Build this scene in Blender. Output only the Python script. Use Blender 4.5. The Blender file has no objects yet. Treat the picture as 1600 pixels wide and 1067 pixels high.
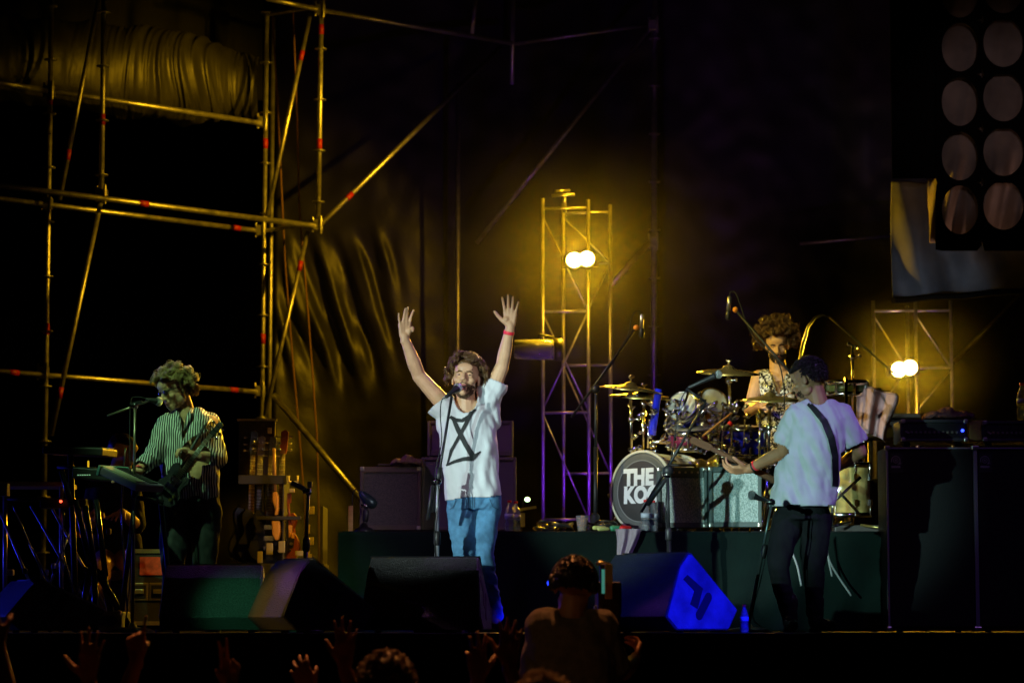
import bpy, bmesh, math, random
from mathutils import Vector, Matrix, noise
from math import sin, cos, pi, radians, tan, atan2, sqrt
random.seed(7)
SC = bpy.context.scene
COL = SC.collection
V = Vector

# ------------------------------------------------------------------ camera, world, lights, exposure
FPX = 4333.0                      # focal length in pixels of the 1600 px wide photograph
CAMZ = 0.03                       # eye height over the stage floor (z = 0)
PITCH = math.atan2(980 - 533.5, FPX)
cam_d = bpy.data.cameras.new('camera'); cam = bpy.data.objects.new('camera', cam_d); COL.objects.link(cam)
cam.location = (0, 0, CAMZ); cam.rotation_euler = (pi / 2 + PITCH, 0, 0)
cam_d.sensor_width = 36; cam_d.lens = 36 * FPX / 1600; cam_d.clip_start = .1; cam_d.clip_end = 400
cam_d.dof.use_dof = True; cam_d.dof.focus_distance = 16.9; cam_d.dof.aperture_fstop = 3.2
SC.camera = cam
SC.view_settings.view_transform = 'Standard'; SC.view_settings.look = 'None'
SC.view_settings.exposure = 0; SC.view_settings.gamma = 1; SC.view_settings.use_curve_mapping = False
SC.render.engine = 'CYCLES'
cy = SC.cycles
cy.use_denoising = True; cy.max_bounces = 6; cy.volume_bounces = 0; cy.sample_clamp_indirect = 3
cy.use_adaptive_sampling = False

W = bpy.data.worlds.new('World'); SC.world = W; W.use_nodes = True
wn = W.node_tree; bg = wn.nodes['Background']
skt = wn.nodes.new('ShaderNodeTexSky'); skt.sky_type = 'NISHITA'; skt.sun_disc = False
skt.sun_elevation = radians(-8); skt.sun_rotation = radians(200)
wn.links.new(skt.outputs[0], bg.inputs[0]); bg.inputs[1].default_value = 0.004

def P(u, v, Y):
    """world point at depth Y seen at photograph pixel (u, v)"""
    F = V((0, cos(PITCH), sin(PITCH))); U = V((0, -sin(PITCH), cos(PITCH)))
    d = F + V((1, 0, 0)) * ((u - 800) / FPX) + U * ((533.5 - v) / FPX)
    return V((0, 0, CAMZ)) + d * (Y / d.y)
def M(px, Y): return px * Y / FPX

def light(kind, name, loc, target, power, color, radius=.1, cone=30, blend=.3):
    d = bpy.data.lights.new(name, kind); o = bpy.data.objects.new(name, d); COL.objects.link(o)
    o.location = loc; d.energy = power; d.color = color; d.shadow_soft_size = radius
    if kind == 'SPOT':
        d.spot_size = radians(cone); d.spot_blend = blend
        o.rotation_euler = (V(target) - V(loc)).to_track_quat('-Z', 'Y').to_euler()
    return o
YEL = (1, .52, .012)
# unseen front spots: band keys, then ones added for fill and single items
light('SPOT', 'front_spot_singer', (-15.2, -5.0, 2.6), P(735, 680, 16.5), 24000, (.80, 1, .94), .10, 3.85, .16)
light('SPOT', 'front_spot_bass', (-13.0, -5.0, 3.2), P(1152, 745, 17.6), 16500, (.56, 1, .94), .10, 4.3, .6)
light('SPOT', 'front_spot_guitar', (-5.6, 11.6, 8.2), P(296, 690, 17.3), 2300, (.46, 1, .46), .10, 9.0, .5)
light('SPOT', 'front_fill_spot', (9.0, -2.0, 5.0), P(735, 660, 16.5), 3600, (.9, .8, 1), .3, 4.0, .5)
light('SPOT', 'green_monitor_spot', (-3.0, 4.0, 2.6), P(352, 928, 15.7), 2800, (.16, 1, .44), .06, 2.6, .8)  # unseen spot added to turn the left monitor's back green
light('SPOT', 'amber_monitor_spot', (-8.6, 11.4, 3.0), P(412, 932, 15.5), 2600, (1, .55, .12), .06, 3.4, .6)  # unseen, added to light the angled monitor's back amber
light('SPOT', 'violet_monitor_spot', (-8.2, 11.7, 3.6), P(448, 898, 15.45), 2200, (.4, .05, 1), .05, 1.7, .5)  # unseen, added for the purple patch on the angled monitor
light('SPOT', 'front_spot_drums', (-6.5, 2.0, 5.0), P(1205, 590, 20.0), 4200, (1, 1, .62), .08, 3.4, .6)
light('SPOT', 'added_panel_spot', (1.0, 2.0, 1.5), P(1550, 190, 22.4), 1300, (1, .72, .72), .1, 5.4, .7)  # unseen, added to show the cloth through the round holes
# unseen colour lights over and beside the stage, some added to brighten one thing
light('SPOT', 'purple_wash', (5.5, 13.0, 6.5), P(1290, 680, 17.2), 1000, (.44, .24, 1), .12, 11, .6)
light('SPOT', 'purple_wash', (-5.0, 12.5, 7.0), P(700, 690, 18.6), 420, (.55, .18, 1), .12, 14, .6)
light('SPOT', 'purple_wash', (4.0, 12.0, 5.5), P(1430, 800, 18.2), 90, (.40, .2, 1), .1, 16, .6)  # added to pick out the piping of the bass cabinets
light('SPOT', 'violet_back_light', (4.2, 21.5, 6.8), P(760, 640, 16.5), 900, (.55, .12, 1), .12, 16, .6)
light('SPOT', 'violet_back_light', (-5.2, 19.5, 3.4), P(640, 560, 16.5), 500, (.45, .10, 1), .1, 20, .6)
light('SPOT', 'blue_floor_wash', (3.2, 12.9, .9), P(1108, 935, 15.7), 1700, (.006, .008, 1), .05, 12.5, .25)
light('SPOT', 'blue_floor_wash', (-6.5, 19.6, .7), P(120, 790, 17.6), 150, (.03, .04, 1), .08, 60, .5)
light('SPOT', 'blue_drum_wash', (-1.0, 17.6, 3.6), P(1090, 650, 19.4), 130, (.06, .05, 1), .06, 24, .5)
light('SPOT', 'violet_tower_wash', (.60, 22.3, .25), P(903, 660, 24.5), 190, (.26, .03, 1), .06, 46, .8)
light('SPOT', 'violet_tower_wash', (3.6, 22.3, .25), P(1424, 560, 24.5), 200, (.36, .05, 1), .08, 30, .7)
light('SPOT', 'amber_side_spot', (-4.6, 15.8, 4.6), P(1150, 620, 19.6), 2000, (1, .78, .08), .08, 16, .7)
light('SPOT', 'amber_truss_spot', (2.2, 23.4, 5.6), P(420, 420, 26.5), 1800, YEL, .06, 58, .8)
light('SPOT', 'amber_back_light', (1.45, 23.3, 5.0), P(735, 600, 16.5), 3500, (1, .6, .12), .06, 7, .6)
light('SPOT', 'amber_back_light', (-.1, 23.3, 5.0), P(280, 615, 17.4), 2200, (1, .6, .12), .06, 6, .6)
light('SPOT', 'amber_roll_spot', (2.0, 22.8, 5.4), P(300, 125, 26.6), 480, YEL, .05, 22, .9)  # added to light the rolled tarpaulin
light('SPOT', 'amber_rack_spot', (1.8, 15.6, 5.2), P(438, 810, 20.0), 1100, YEL, .05, 11, .7)  # added to make the rack items glow amber
light('SPOT', 'amber_case_spot', (1.2, 15.6, 5.6), P(228, 915, 18.0), 900, YEL, .05, 7, .6)  # added to light the upright road case
light('SPOT', 'added_operator_fill', (-3.2, 6.5, 3.4), P(893, 1010, 12.5), 60, (1, .55, .22), .1, 11, .7)  # unseen fill added on the camera operator's back
light('SPOT', 'amber_crowd_light', (-1.0, 16.5, 6.5), P(760, 1040, 10.8), 1700, (1, .34, .10), .1, 45, .6)

# ------------------------------------------------------------------ materials
MATS = {}
def mat(name, col, rough=.6, metal=0, bump=0, bscale=60, vary=0, vscale=8, emit=None, estr=0, coat=0, spec=.5, trans=0, stretch=None, ior=1.45):
    if name in MATS: return MATS[name]
    m = bpy.data.materials.new(name); m.use_nodes = True; nt = m.node_tree; b = nt.nodes['Principled BSDF']
    b.inputs['Base Color'].default_value = (*col, 1); b.inputs['Roughness'].default_value = rough
    b.inputs['Metallic'].default_value = metal; b.inputs['Specular IOR Level'].default_value = spec
    b.inputs['Coat Weight'].default_value = coat; b.inputs['Transmission Weight'].default_value = trans; b.inputs['IOR'].default_value = ior
    tc = nt.nodes.new('ShaderNodeTexCoord'); src = tc.outputs['Object']
    if stretch:
        mp = nt.nodes.new('ShaderNodeMapping'); mp.inputs['Scale'].default_value = stretch
        nt.links.new(src, mp.inputs[0]); src = mp.outputs[0]
    if vary:
        n = nt.nodes.new('ShaderNodeTexNoise'); n.inputs['Scale'].default_value = vscale; n.inputs['Detail'].default_value = 5
        r = nt.nodes.new('ShaderNodeMapRange'); r.inputs[1].default_value = .3; r.inputs[2].default_value = .7
        r.inputs[3].default_value = 1 - vary; r.inputs[4].default_value = 1 + vary
        x = nt.nodes.new('ShaderNodeVectorMath'); x.operation = 'SCALE'; x.inputs[0].default_value = col
        nt.links.new(src, n.inputs[0]); nt.links.new(n.outputs[0], r.inputs[0]); nt.links.new(r.outputs[0], x.inputs['Scale'])
        nt.links.new(x.outputs[0], b.inputs['Base Color'])
        r2 = nt.nodes.new('ShaderNodeMapRange'); r2.inputs[3].default_value = max(0, rough - .12); r2.inputs[4].default_value = min(1, rough + .12)
        nt.links.new(n.outputs[0], r2.inputs[0]); nt.links.new(r2.outputs[0], b.inputs['Roughness'])
    if bump:
        n = nt.nodes.new('ShaderNodeTexNoise'); n.inputs['Scale'].default_value = bscale; n.inputs['Detail'].default_value = 3
        bp = nt.nodes.new('ShaderNodeBump'); bp.inputs['Strength'].default_value = bump; bp.inputs['Distance'].default_value = .01
        nt.links.new(src, n.inputs[0]); nt.links.new(n.outputs[0], bp.inputs['Height']); nt.links.new(bp.outputs[0], b.inputs['Normal'])
    if emit:
        b.inputs['Emission Color'].default_value = (*emit, 1); b.inputs['Emission Strength'].default_value = estr
    MATS[name] = m; return m
def pattern(name, kind, c0, c1, scale, rough=.7, lo=.45, hi=.55, dist=0, stretch=(1, 1, 1)):
    m = mat(name, c0, rough); nt = m.node_tree; b = nt.nodes['Principled BSDF']
    tc = nt.nodes.new('ShaderNodeTexCoord'); mp = nt.nodes.new('ShaderNodeMapping'); mp.inputs['Scale'].default_value = stretch
    nt.links.new(tc.outputs['Object'], mp.inputs[0])
    if kind == 'wave':
        t = nt.nodes.new('ShaderNodeTexWave'); t.inputs['Scale'].default_value = scale; t.inputs['Distortion'].default_value = dist
        t.inputs['Detail'].default_value = 1; t.inputs['Detail Scale'].default_value = .6; out = t.outputs['Fac']
    elif kind == 'voronoi':
        t = nt.nodes.new('ShaderNodeTexVoronoi'); t.feature = 'DISTANCE_TO_EDGE'; t.inputs['Scale'].default_value = scale; out = t.outputs['Distance']
    else:
        t = nt.nodes.new('ShaderNodeTexNoise'); t.inputs['Scale'].default_value = scale; t.inputs['Detail'].default_value = 2; t.inputs['Distortion'].default_value = dist; out = t.outputs[0]
    r = nt.nodes.new('ShaderNodeMapRange'); r.inputs[1].default_value = lo; r.inputs[2].default_value = hi
    mx = nt.nodes.new('ShaderNodeMix'); mx.data_type = 'RGBA'; mx.inputs[6].default_value = (*c0, 1); mx.inputs[7].default_value = (*c1, 1)
    nt.links.new(mp.outputs[0], t.inputs[0]); nt.links.new(out, r.inputs[0]); nt.links.new(r.outputs[0], mx.inputs[0]); nt.links.new(mx.outputs[2], b.inputs['Base Color'])
    return m

galv = mat('galvanised_steel', (.42, .41, .38), .38, .85, .15, 90, .25, 14)
redtape = mat('red_paint', (.33, .012, .01), .5)
chrome = mat('chrome', (.75, .75, .76), .12, 1)
blackmetal = mat('black_metal', (.02, .02, .022), .42, .3, .05, 100)
blackplastic = mat('black_plastic', (.018, .018, .019), .45, 0, .05, 120)
rubber = mat('rubber', (.015, .015, .015), .8)
tolex = mat('black_tolex', (.022, .022, .024), .45, 0, .5, 420)
tolex_gray = mat('gray_tolex', (.10, .13, .12), .5, 0, .4, 420)
wedgepaint = mat('monitor_speaker_paint', (.045, .045, .045), .38, 0, 1.0, 150, .75, 170)  # fine colour speckle painted in for sparkle off the rough paint
wedgeside = mat('monitor_side_paint', (.04, .04, .045), .5, 0, .5, 180, .3, 9)
skin = mat('skin', (.62, .36, .20), .5, 0, .12, 160, .10, 20)
skin_d = mat('skin_tanned', (.44, .22, .11), .5, 0, .12, 160, .10, 20)
brown_hair = mat('brown_hair', (.12, .062, .020), .4, 0, 0)
dark_hair = mat('dark_hair', (.016, .010, .008), .45)
blond_hair = mat('fair_hair', (.30, .20, .07), .42)
white_tee = mat('white_jersey', (.60, .61, .63), .85, 0, .25, 300, .04, 12)
jeans_m = mat('light_blue_denim', (.10, .27, .46), .85, 0, .6, 190, .45, 11, spec=.2)
black_denim = mat('black_denim', (.012, .013, .014), .85, 0, .3, 200, .3, 9, spec=.2)
dark_green_trousers = mat('dark_trousers', (.016, .021, .023), .75, 0, .25, 180, .25, 8)
ink = mat('black_print', (.022, .024, .024), .8)
boot = mat('patent_leather', (.025, .022, .02), .16, 0, .2, 60)
shirt_stripe = pattern('striped_cloth', 'wave', (.010, .012, .014), (.62, .66, .64), 21, .55, .52, .66, 3.2)
shirt_floral = pattern('patterned_cloth', 'noise', (.012, .012, .014), (.72, .70, .66), 24, .7, .50, .53, 2.5)
vinyl = mat('black_vinyl', (.016, .0155, .0125), .46, 0, .25, 22, .3, 3)
vinyl_soft = mat('black_backdrop_cloth', (.018, .018, .016), .7, 0, .3, 14, .3, 2)
skirtm = mat('black_stage_skirt', (.0042, .0115, .0090), .9, 0, .35, 30, .25, 4, spec=.12)
floorm = mat('stage_floor_paint', (.012, .012, .012), .75, 0, .3, 40, .3, 4, spec=.15)
groundm = mat('ground_asphalt', (.03, .03, .03), .9, 0, .4, 60, .3, 2)
gold = mat('brass_cymbal', (.62, .50, .16), .28, .9, .12, 260, .15, 6)
silver_grille = pattern('silver_grille_cloth', 'noise', (.22, .30, .28), (.50, .58, .56), 170, .5, .42, .58, .4, (1, 1, .5))
dark_grille = pattern('dark_grille_cloth', 'noise', (.05, .045, .038), (.09, .08, .06), 170, .7, .4, .6)
drumhead = mat('drum_head_skin', (.10, .105, .105), .45, 0, .05, 30, .15, 6)
tomhead = mat('clear_tom_head', (.42, .44, .38), .35, 0, .05, 30, .15, 9)
hoopwood = mat('cream_hoop', (.62, .60, .48), .35, 0, 0, 10, .1, 20, coat=.5)
shell_y = mat('pale_shell', (.55, .52, .22), .3, 0, 0, 10, .15, 10, coat=.6)
shell_b = mat('blue_shell', (.02, .02, .40), .2, 0, 0, 10, .2, 10, coat=.8)
shell_r = mat('amber_shell', (.55, .20, .02), .25, 0, 0, 10, .2, 10, coat=.8)
white_print = mat('white_lettering', (.82, .84, .84), .5)
wood = mat('maple_wood', (.50, .26, .08), .35, 0, .05, 20, .2, 9, coat=.5, stretch=(1, 6, 6))
darkwood = mat('rosewood', (.09, .045, .02), .45, 0, .1, 60, .2, 30)
cream = mat('cream_plastic', (.62, .58, .44), .4)
alu = mat('aluminium_trim', (.6, .58, .5), .3, .9, .1, 60)
case_lam = mat('road_case_laminate', (.035, .032, .028), .5, 0, .2, 90, .2, 8)
redlabel = mat('red_label', (.45, .05, .015), .6, 0, 0, 10, .4, 30)
towelm = mat('pink_towelling', (.34, .20, .21), .95, 0, .9, 160, .1, 20)
towelg = mat('grey_towelling', (.36, .32, .36), .95, 0, .9, 160, .1, 20)
glass = mat('clear_plastic', (.85, .9, .95), .08, 0, 0, trans=.85, ior=1.25)
redcap = mat('red_cap', (.7, .02, .02), .4)
amberdrink = mat('amber_drink', (.75, .30, .03), .3)
redband = mat('red_wristband', (.85, .03, .06), .5)
orange = mat('orange_knob', (.8, .30, .03), .5)
lampface = mat('lit_lamp', (1, .9, .5), .4, emit=(1, .80, .28), estr=60)
led_b = mat('blue_led', (0, 0, 1), .4, emit=(.02, .05, 1), estr=6)
led_r = mat('red_led', (1, 0, 0), .4, emit=(1, .08, .03), estr=4)
led_g = mat('green_lamp', (.5, 1, .5), .4, emit=(.6, 1, .5), estr=7)
led_w = mat('panel_lamp', (.5, 1, .5), .4, emit=(.35, .7, .4), estr=.5)
screen_g = mat('viewfinder_screen', (.1, .3, .25), .3, emit=(.10, .5, .38), estr=.35)
eyew = mat('eye_white', (.16, .13, .11), .25)
eyed = mat('eye_dark', (.03, .02, .015), .2)
lips = mat('lips', (.36, .12, .10), .45)
mouthd = mat('mouth_dark', (.03, .008, .008), .5)
teeth = mat('teeth', (.7, .68, .6), .3)
screencloth = mat('screen_cloth', (.16, .13, .12), .8, 0, .4, 16, .35, 3)
greyvinyl = mat('grey_vinyl', (.07, .078, .092), .62, 0, .4, 9, .35, 4)
scrim = mat('black_scrim', (.005, .005, .005), .95, spec=0)
knit = mat('grey_knit', (.16, .13, .09), .9, 0, .8, 220, .2, 30)
ropem = mat('rope', (.16, .08, .04), .9)
blacks = mat('dull_black_cloth', (.009, .009, .009), .95, 0, .3, 12, spec=.08)
purplewhite = mat('pale_keyboard_shell', (.20, .17, .24), .4)
yellowm = mat('yellow_plastic', (.65, .6, .05), .4)
greenm = mat('green_plastic', (.05, .3, .15), .4)

# ------------------------------------------------------------------ mesh helpers
def frame(d, up=V((0, 0, 1))):
    d = V(d).normalized(); up = V(up)
    if abs(d.dot(up.normalized())) > .98: up = V((0, 1, 0)) if abs(d.y) < .9 else V((1, 0, 0))
    s = d.cross(up).normalized(); return d, s, s.cross(d).normalized()
class MB:
    def __init__(s): s.v = []; s.f = []; s.sm = []
    def add(s, vs, fs, smooth=True):
        k = len(s.v); s.v += [V(x) for x in vs]; s.f += [tuple(i + k for i in f) for f in fs]; s.sm += [smooth] * len(fs); return s
    def box(s, c, size, R=None):
        hx, hy, hz = [a / 2 for a in size]; c = V(c)
        vs = [V((x, y, z)) for x in (-hx, hx) for y in (-hy, hy) for z in (-hz, hz)]
        if R is not None: vs = [R @ q for q in vs]
        return s.add([q + c for q in vs], [(0, 1, 3, 2), (4, 6, 7, 5), (0, 4, 5, 1), (2, 3, 7, 6), (0, 2, 6, 4), (1, 5, 7, 3)], False)
    def bar(s, a, b, w, h, up=(0, 0, 1)):
        a, b = V(a), V(b); d, sd, u = frame(b - a, up); R = Matrix((d, sd, u)).transposed()
        return s.box((a + b) / 2, ((b - a).length, w, h), R)
    def rings(s, rings, cap=True, smooth=True):
        n = len(rings[0]); k = len(s.v)
        for r in rings: s.v += [V(q) for q in r]
        for i in range(len(rings) - 1):
            for j in range(n):
                a = k + i * n + j; b = k + i * n + (j + 1) % n
                s.f.append((a, b, b + n, a + n)); s.sm.append(smooth)
        if cap:
            s.f.append(tuple(k + j for j in reversed(range(n)))); s.sm.append(False)
            e = k + (len(rings) - 1) * n; s.f.append(tuple(e + j for j in range(n))); s.sm.append(False)
        return s
    def tube(s, a, b, r0, r1=None, n=10):
        r1 = r0 if r1 is None else r1; a, b = V(a), V(b); d, x, y = frame(b - a)
        ring = lambda c, r: [c + x * (r * cos(2 * pi * j / n)) - y * (r * sin(2 * pi * j / n)) for j in range(n)]
        return s.rings([ring(a, r0), ring(b, r1)])
    def path(s, pts, r, n=8):
        pts = [V(p) for p in pts]; R = r if isinstance(r, (list, tuple)) else [r] * len(pts); out = []
        x = None
        for i, p in enumerate(pts):
            d = (pts[min(i + 1, len(pts) - 1)] - pts[max(i - 1, 0)])
            if d.length < 1e-9: d = V((0, 0, 1))
            d.normalize()
            if x is None: _, x, _ = frame(d)
            x = (x - d * x.dot(d)); x = x.normalized() if x.length > 1e-6 else frame(d)[1]
            y = x.cross(d)
            out.append([p + x * (R[i] * cos(2 * pi * j / n)) - y * (R[i] * sin(2 * pi * j / n)) for j in range(n)])
        return s.rings(out)
    def lathe(s, c, axis, prof, n=24, squash=None):
        """prof: (radius, height along axis)"""
        c = V(c); d, x, y = frame(axis); rs = []
        for r, h in prof: rs.append([c + d * h + x * (r * cos(2 * pi * j / n)) - y * (r * sin(2 * pi * j / n)) for j in range(n)])
        return s.rings(rs)
    def ell(s, c, rad, R=None, n=16, m=10):
        c = V(c); rs = []
        for i in range(m + 1):
            t = pi * (.02 + .96 * i / m); ring = []
            for j in range(n):
                q = V((rad[0] * sin(t) * cos(2 * pi * j / n), rad[1] * sin(t) * sin(2 * pi * j / n), -rad[2] * cos(t)))
                ring.append(c + (R @ q if R is not None else q))
            rs.append(ring)
        return s.rings(rs)
    def cap(s, a, b, r0, r1=None, n=12):
        r1 = r0 if r1 is None else r1; a, b = V(a), V(b)
        L = (b - a).length
        if L < 1e-6: return s.ell(a, (r0, r0, r0))
        d, x, y = frame(b - a); rs = []
        pr = [(r0 * cos(t), -r0 * sin(t)) for t in (1.45, 1.0, .5)] + [(r0, 0), ((r0 + r1) / 2, L / 2), (r1, L)] + [(r1 * cos(t), L + r1 * sin(t)) for t in (.5, 1.0, 1.45)]
        return s.lathe(a, d, pr, n)
    def prism(s, poly, off):
        """poly: list of world points (outline), extruded by vector off"""
        n = len(poly); poly = [V(p) for p in poly]; off = V(off)
        nrm = V((0, 0, 0))
        for i in range(n): nrm += poly[i].cross(poly[(i + 1) % n])
        if nrm.dot(off) > 0: poly = poly[::-1]
        vs = poly + [p + off for p in poly]
        return s.add(vs, [tuple(range(n)), tuple(reversed(range(n, 2 * n)))] + [((i + 1) % n, i, i + n, (i + 1) % n + n) for i in range(n)], False)
    def xf(s, Mx):
        s.v = [Mx @ q for q in s.v]; return s
    def mesh(s, name, m, loc=V((0, 0, 0))):
        me = bpy.data.meshes.new(name); me.from_pydata([q - loc for q in s.v], [], s.f)
        me.polygons.foreach_set('use_smooth', s.sm); me.materials.append(m); me.update(); return me

def remesh(mb, voxel, it=5, name='tmp', m=None, cut=None, disp=None, thick=0, loc=V((0, 0, 0))):
    me = mb.mesh(name, m or skin); ob = bpy.data.objects.new('tmp', me); COL.objects.link(ob)
    r = ob.modifiers.new('r', 'REMESH'); r.mode = 'VOXEL'; r.voxel_size = voxel
    if it: q = ob.modifiers.new('s', 'SMOOTH'); q.factor = .5; q.iterations = it
    dg = bpy.context.evaluated_depsgraph_get(); out = bpy.data.meshes.new_from_object(ob.evaluated_get(dg))
    bpy.data.objects.remove(ob); bpy.data.meshes.remove(me)
    bm = bmesh.new(); bm.from_mesh(out)
    if cut:
        bmesh.ops.delete(bm, geom=[f for f in bm.faces if cut(f.calc_center_median())], context='FACES')
    bm.normal_update()
    if disp:
        for v in bm.verts: v.co += v.normal * disp(v.co)
    for v in bm.verts: v.co -= loc
    for f in bm.faces: f.smooth = True
    if thick: bmesh.ops.solidify(bm, geom=list(bm.faces), thickness=-thick)
    for f in bm.faces: f.smooth = True
    bm.to_mesh(out); bm.free(); out.name = name
    out.materials.clear(); out.materials.append(m or skin); return out

class Thing:
    """an Empty at the thing's base; parts are its children, sub-parts children of parts"""
    def __init__(s, name, label, cat, loc, group=None):
        s.o = bpy.data.objects.new(name, None); COL.objects.link(s.o); s.loc = V(loc); s.o.location = s.loc
        s.o.empty_display_size = .1
        s.o['label'] = label; s.o['category'] = cat
        if group: s.o['group'] = group
    def part(s, name, mb, m, parent=None, bevel=0, label=None, kind=None):
        me = mb.mesh(name, m, s.loc) if isinstance(mb, MB) else mb
        o = bpy.data.objects.new(name, me); COL.objects.link(o); o.parent = parent or s.o
        if bevel: b = o.modifiers.new('bevel', 'BEVEL'); b.width = bevel; b.segments = 2; b.limit_method = 'ANGLE'
        if label: o['label'] = label
        if kind: o['kind'] = kind
        return o
def single(name, mb, m, label=None, cat=None, group=None, kind=None, bevel=0, origin=None):
    me = mb if not isinstance(mb, MB) else mb.mesh(name, m, V(origin) if origin else V((0, 0, 0)))
    o = bpy.data.objects.new(name, me); COL.objects.link(o)
    if origin: o.location = origin
    if label: o['label'] = label
    if cat: o['category'] = cat
    if group: o['group'] = group
    if kind: o['kind'] = kind
    if bevel: b = o.modifiers.new('bevel', 'BEVEL'); b.width = bevel; b.segments = 2; b.limit_method = 'ANGLE'
    return o
def sheet(fn, nu, nv, thick=.004):
    """closed thin cloth: fn(s,t) -> point; thickness along +y"""
    mb = MB(); g = [[V(fn(i / nu, j / nv)) for i in range(nu + 1)] for j in range(nv + 1)]
    vs = [p for row in g for p in row]; n = nu + 1; N = len(vs)
    vs += [p + V((0, thick, 0)) for p in vs]; fs = []
    for j in range(nv):
        for i in range(nu):
            a = j * n + i; fs.append((a, a + 1, a + n + 1, a + n)); fs.append((a + N, a + n + N, a + n + 1 + N, a + 1 + N))
    for i in range(nu):
        fs.append((i + 1, i, i + N, i + 1 + N)); a = nv * n + i; fs.append((a, a + 1, a + 1 + N, a + N))
    for j in range(nv):
        a = j * n; fs.append((a, a + n, a + n + N, a + N)); a = j * n + nu; fs.append((a + n, a, a + N, a + n + N))
    return mb.add(vs, fs)
def N3(p, s, o=0): return noise.noise(V(p) * s + V((o, o * 1.7, -o)))
def sm(a, b, x): t = max(0, min(1, (x - a) / (b - a))); return t * t * (3 - 2 * t)

# ------------------------------------------------------------------ the setting
RZ = P(800, 829, 18.5).z                        # top of the band riser
GZ = -1.75                                      # ground of the audience
single('ground', MB().box((1, 16, GZ - .1), (42, 44, .2)), groundm, kind='structure')
single('stage_floor', MB().box((1, 26.2, -.06), (40, 22.4, .12)), floorm, kind='structure')
fas = sheet(lambda s, t: (-19 + 40 * s, 15.05 + .03 * sin(s * 300) + .02 * sin(s * 131 + t), -.125 + t * (GZ + .13)), 800, 2, .01)
single('stage_front', fas, blacks, kind='structure')

# black curtain added far behind to keep the night dark
bk = sheet(lambda s, t: (-14 + 32 * s, 37 + .1 * sin(s * 90), -.0 + 12 * t), 160, 4, .02)
single('added_night_curtain', bk, blacks, 'dull black curtain added far behind the whole stage for night darkness', 'curtain')

# backdrop cloth with the lit folds
def bd(s, t):
    x = P(428, 500, 29).x + s * 13.5; z = 8.6 * (1 - t)
    y = 29 + .05 * sin(x * 3.1 + .7 * z) + .12 * N3((x, 0, z * .25), .9)
    u = 800 + x / 29 * FPX; v = 980 - (z - .03) / 29 * FPX
    # gathered folds hanging from the scaffold corner
    w = sm(420, 450, u) * (1 - sm(570, 640, u)) * sm(345, 420, v) * (1 - sm(500, 640, v))
    q = (u - 497) - (v - 355) * .32
    y += w * (.07 + .08 * N3((q * .012, 3, v * .004), 1)) * (1.2 * sin(q * .135 + 2.6 * N3((x * 2, 0, z), 1.2)) + .35 * sin(q * .31 + 2 + 2 * N3((x * 3, 2, z), 1)))
    y += .02 * N3((x * 3, 1, z * 3), 1.6)
    return (x, y, z)
single('backdrop', sheet(bd, 380, 150, .01), vinyl, 'large black vinyl backdrop behind the band with creased folds beside the scaffold', 'backdrop')

# ---- helper for pipework
def pipe(T, name, a, b, r=.024, m=None, bands=(), rosettes=0, parent=None):
    o = T.part(name, MB().tube(a, b, r), m or galv, parent)
    a, b = V(a), V(b); d = (b - a).normalized()
    for t in bands:
        c = a + (b - a) * t; T.part('red_band', MB().tube(c - d * .05, c + d * .05, r + .003), redtape, o)
    if rosettes:
        k = 0
        z0 = min(a.z, b.z); z = math.ceil(z0 / .5) * .5 + rosettes
        while z < max(a.z, b.z):
            c = a + (b - a) * ((z - a.z) / (b.z - a.z))
            T.part('rosette', MB().lathe(c, (0, 0, 1), [(r, -.005), (.06, -.005), (.06, .005), (r, .005)], 14), galv, o); z += .5
    return o
def fitting(T, c, parent=None):
    T.part('coupler', MB().box(c, (.09, .09, .10)).tube(V(c) + V((.03, -.05, -.09)), V(c) + V((.03, -.05, .09)), .014).tube(V(c) + V((-.05, -.02, -.07)), V(c) + V((-.05, -.02, .08)), .012), galv, bevel=.01)

# left scaffold: two planes receding at 45 degrees
def fy(u): return 24 + u / 490 * 2.5
def by(u): return 24.6 + u / 410 * 2.25
T = Thing('scaffold', 'tall steel scaffold on the left with yellow lit tubes and red painted bands', 'scaffold', P(160, 979, 25.2))
pipe(T, 'upright', P(163, -40, fy(160)), P(158, 316, fy(160)), bands=(.64,), rosettes=.1)
pipe(T, 'upright', P(503, -40, fy(497)), P(497, 357, fy(497)), bands=(.22, .67), rosettes=.12)
pipe(T, 'upright', P(81, -40, by(75)), P(66, 960, by(75)), bands=(.20, .56), rosettes=.2)
pipe(T, 'upright', P(417, 18, by(410)), P(405, 975, by(410)), bands=(.22, .54), rosettes=.05)
pipe(T, 'upright', P(427, 28, by(410) + .9), P(417, 975, by(410) + .9), m=galv)
for (u0, v0, u1, v1, f, bands, r) in ((-30, 286, 492, 353, fy, (.46,), .026), (416, -2, 500, 16, fy, (), .024), (500, 16, 800, 68, fy, (), .024),
        (-30, 307, 398, 360, by, (.925,), .024), (-30, 124, 76, 143, by, (), .026), (78, 142, 409, 193, by, (), .026), (-30, 578, 400, 612, by, (.11, .91), .024)):
    pipe(T, 'ledger', P(u0, v0, f(u0)), P(u1, v1, f(u1)), r, bands=bands)
pipe(T, 'brace', P(160, -30, 25.1), P(93, 312, 24.8), .022, bands=(.80,))
pipe(T, 'brace', P(157, 318, 25.0), P(80, 680, 24.8), .022, bands=(.82,))
pipe(T, 'brace', P(485, 22, 26.6), P(417, 338, 26.3), .022, bands=(.21,))
pipe(T, 'brace', P(481, 362, 26.6), P(414, 650, 26.3), .022, bands=(.19,))
pipe(T, 'brace', P(500, 352, 26.5), P(782, 74, 28.6), .024, bands=(.15,))
pipe(T, 'brace', P(428, 618, 26.8), P(566, 782, 26.0), .030)
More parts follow.
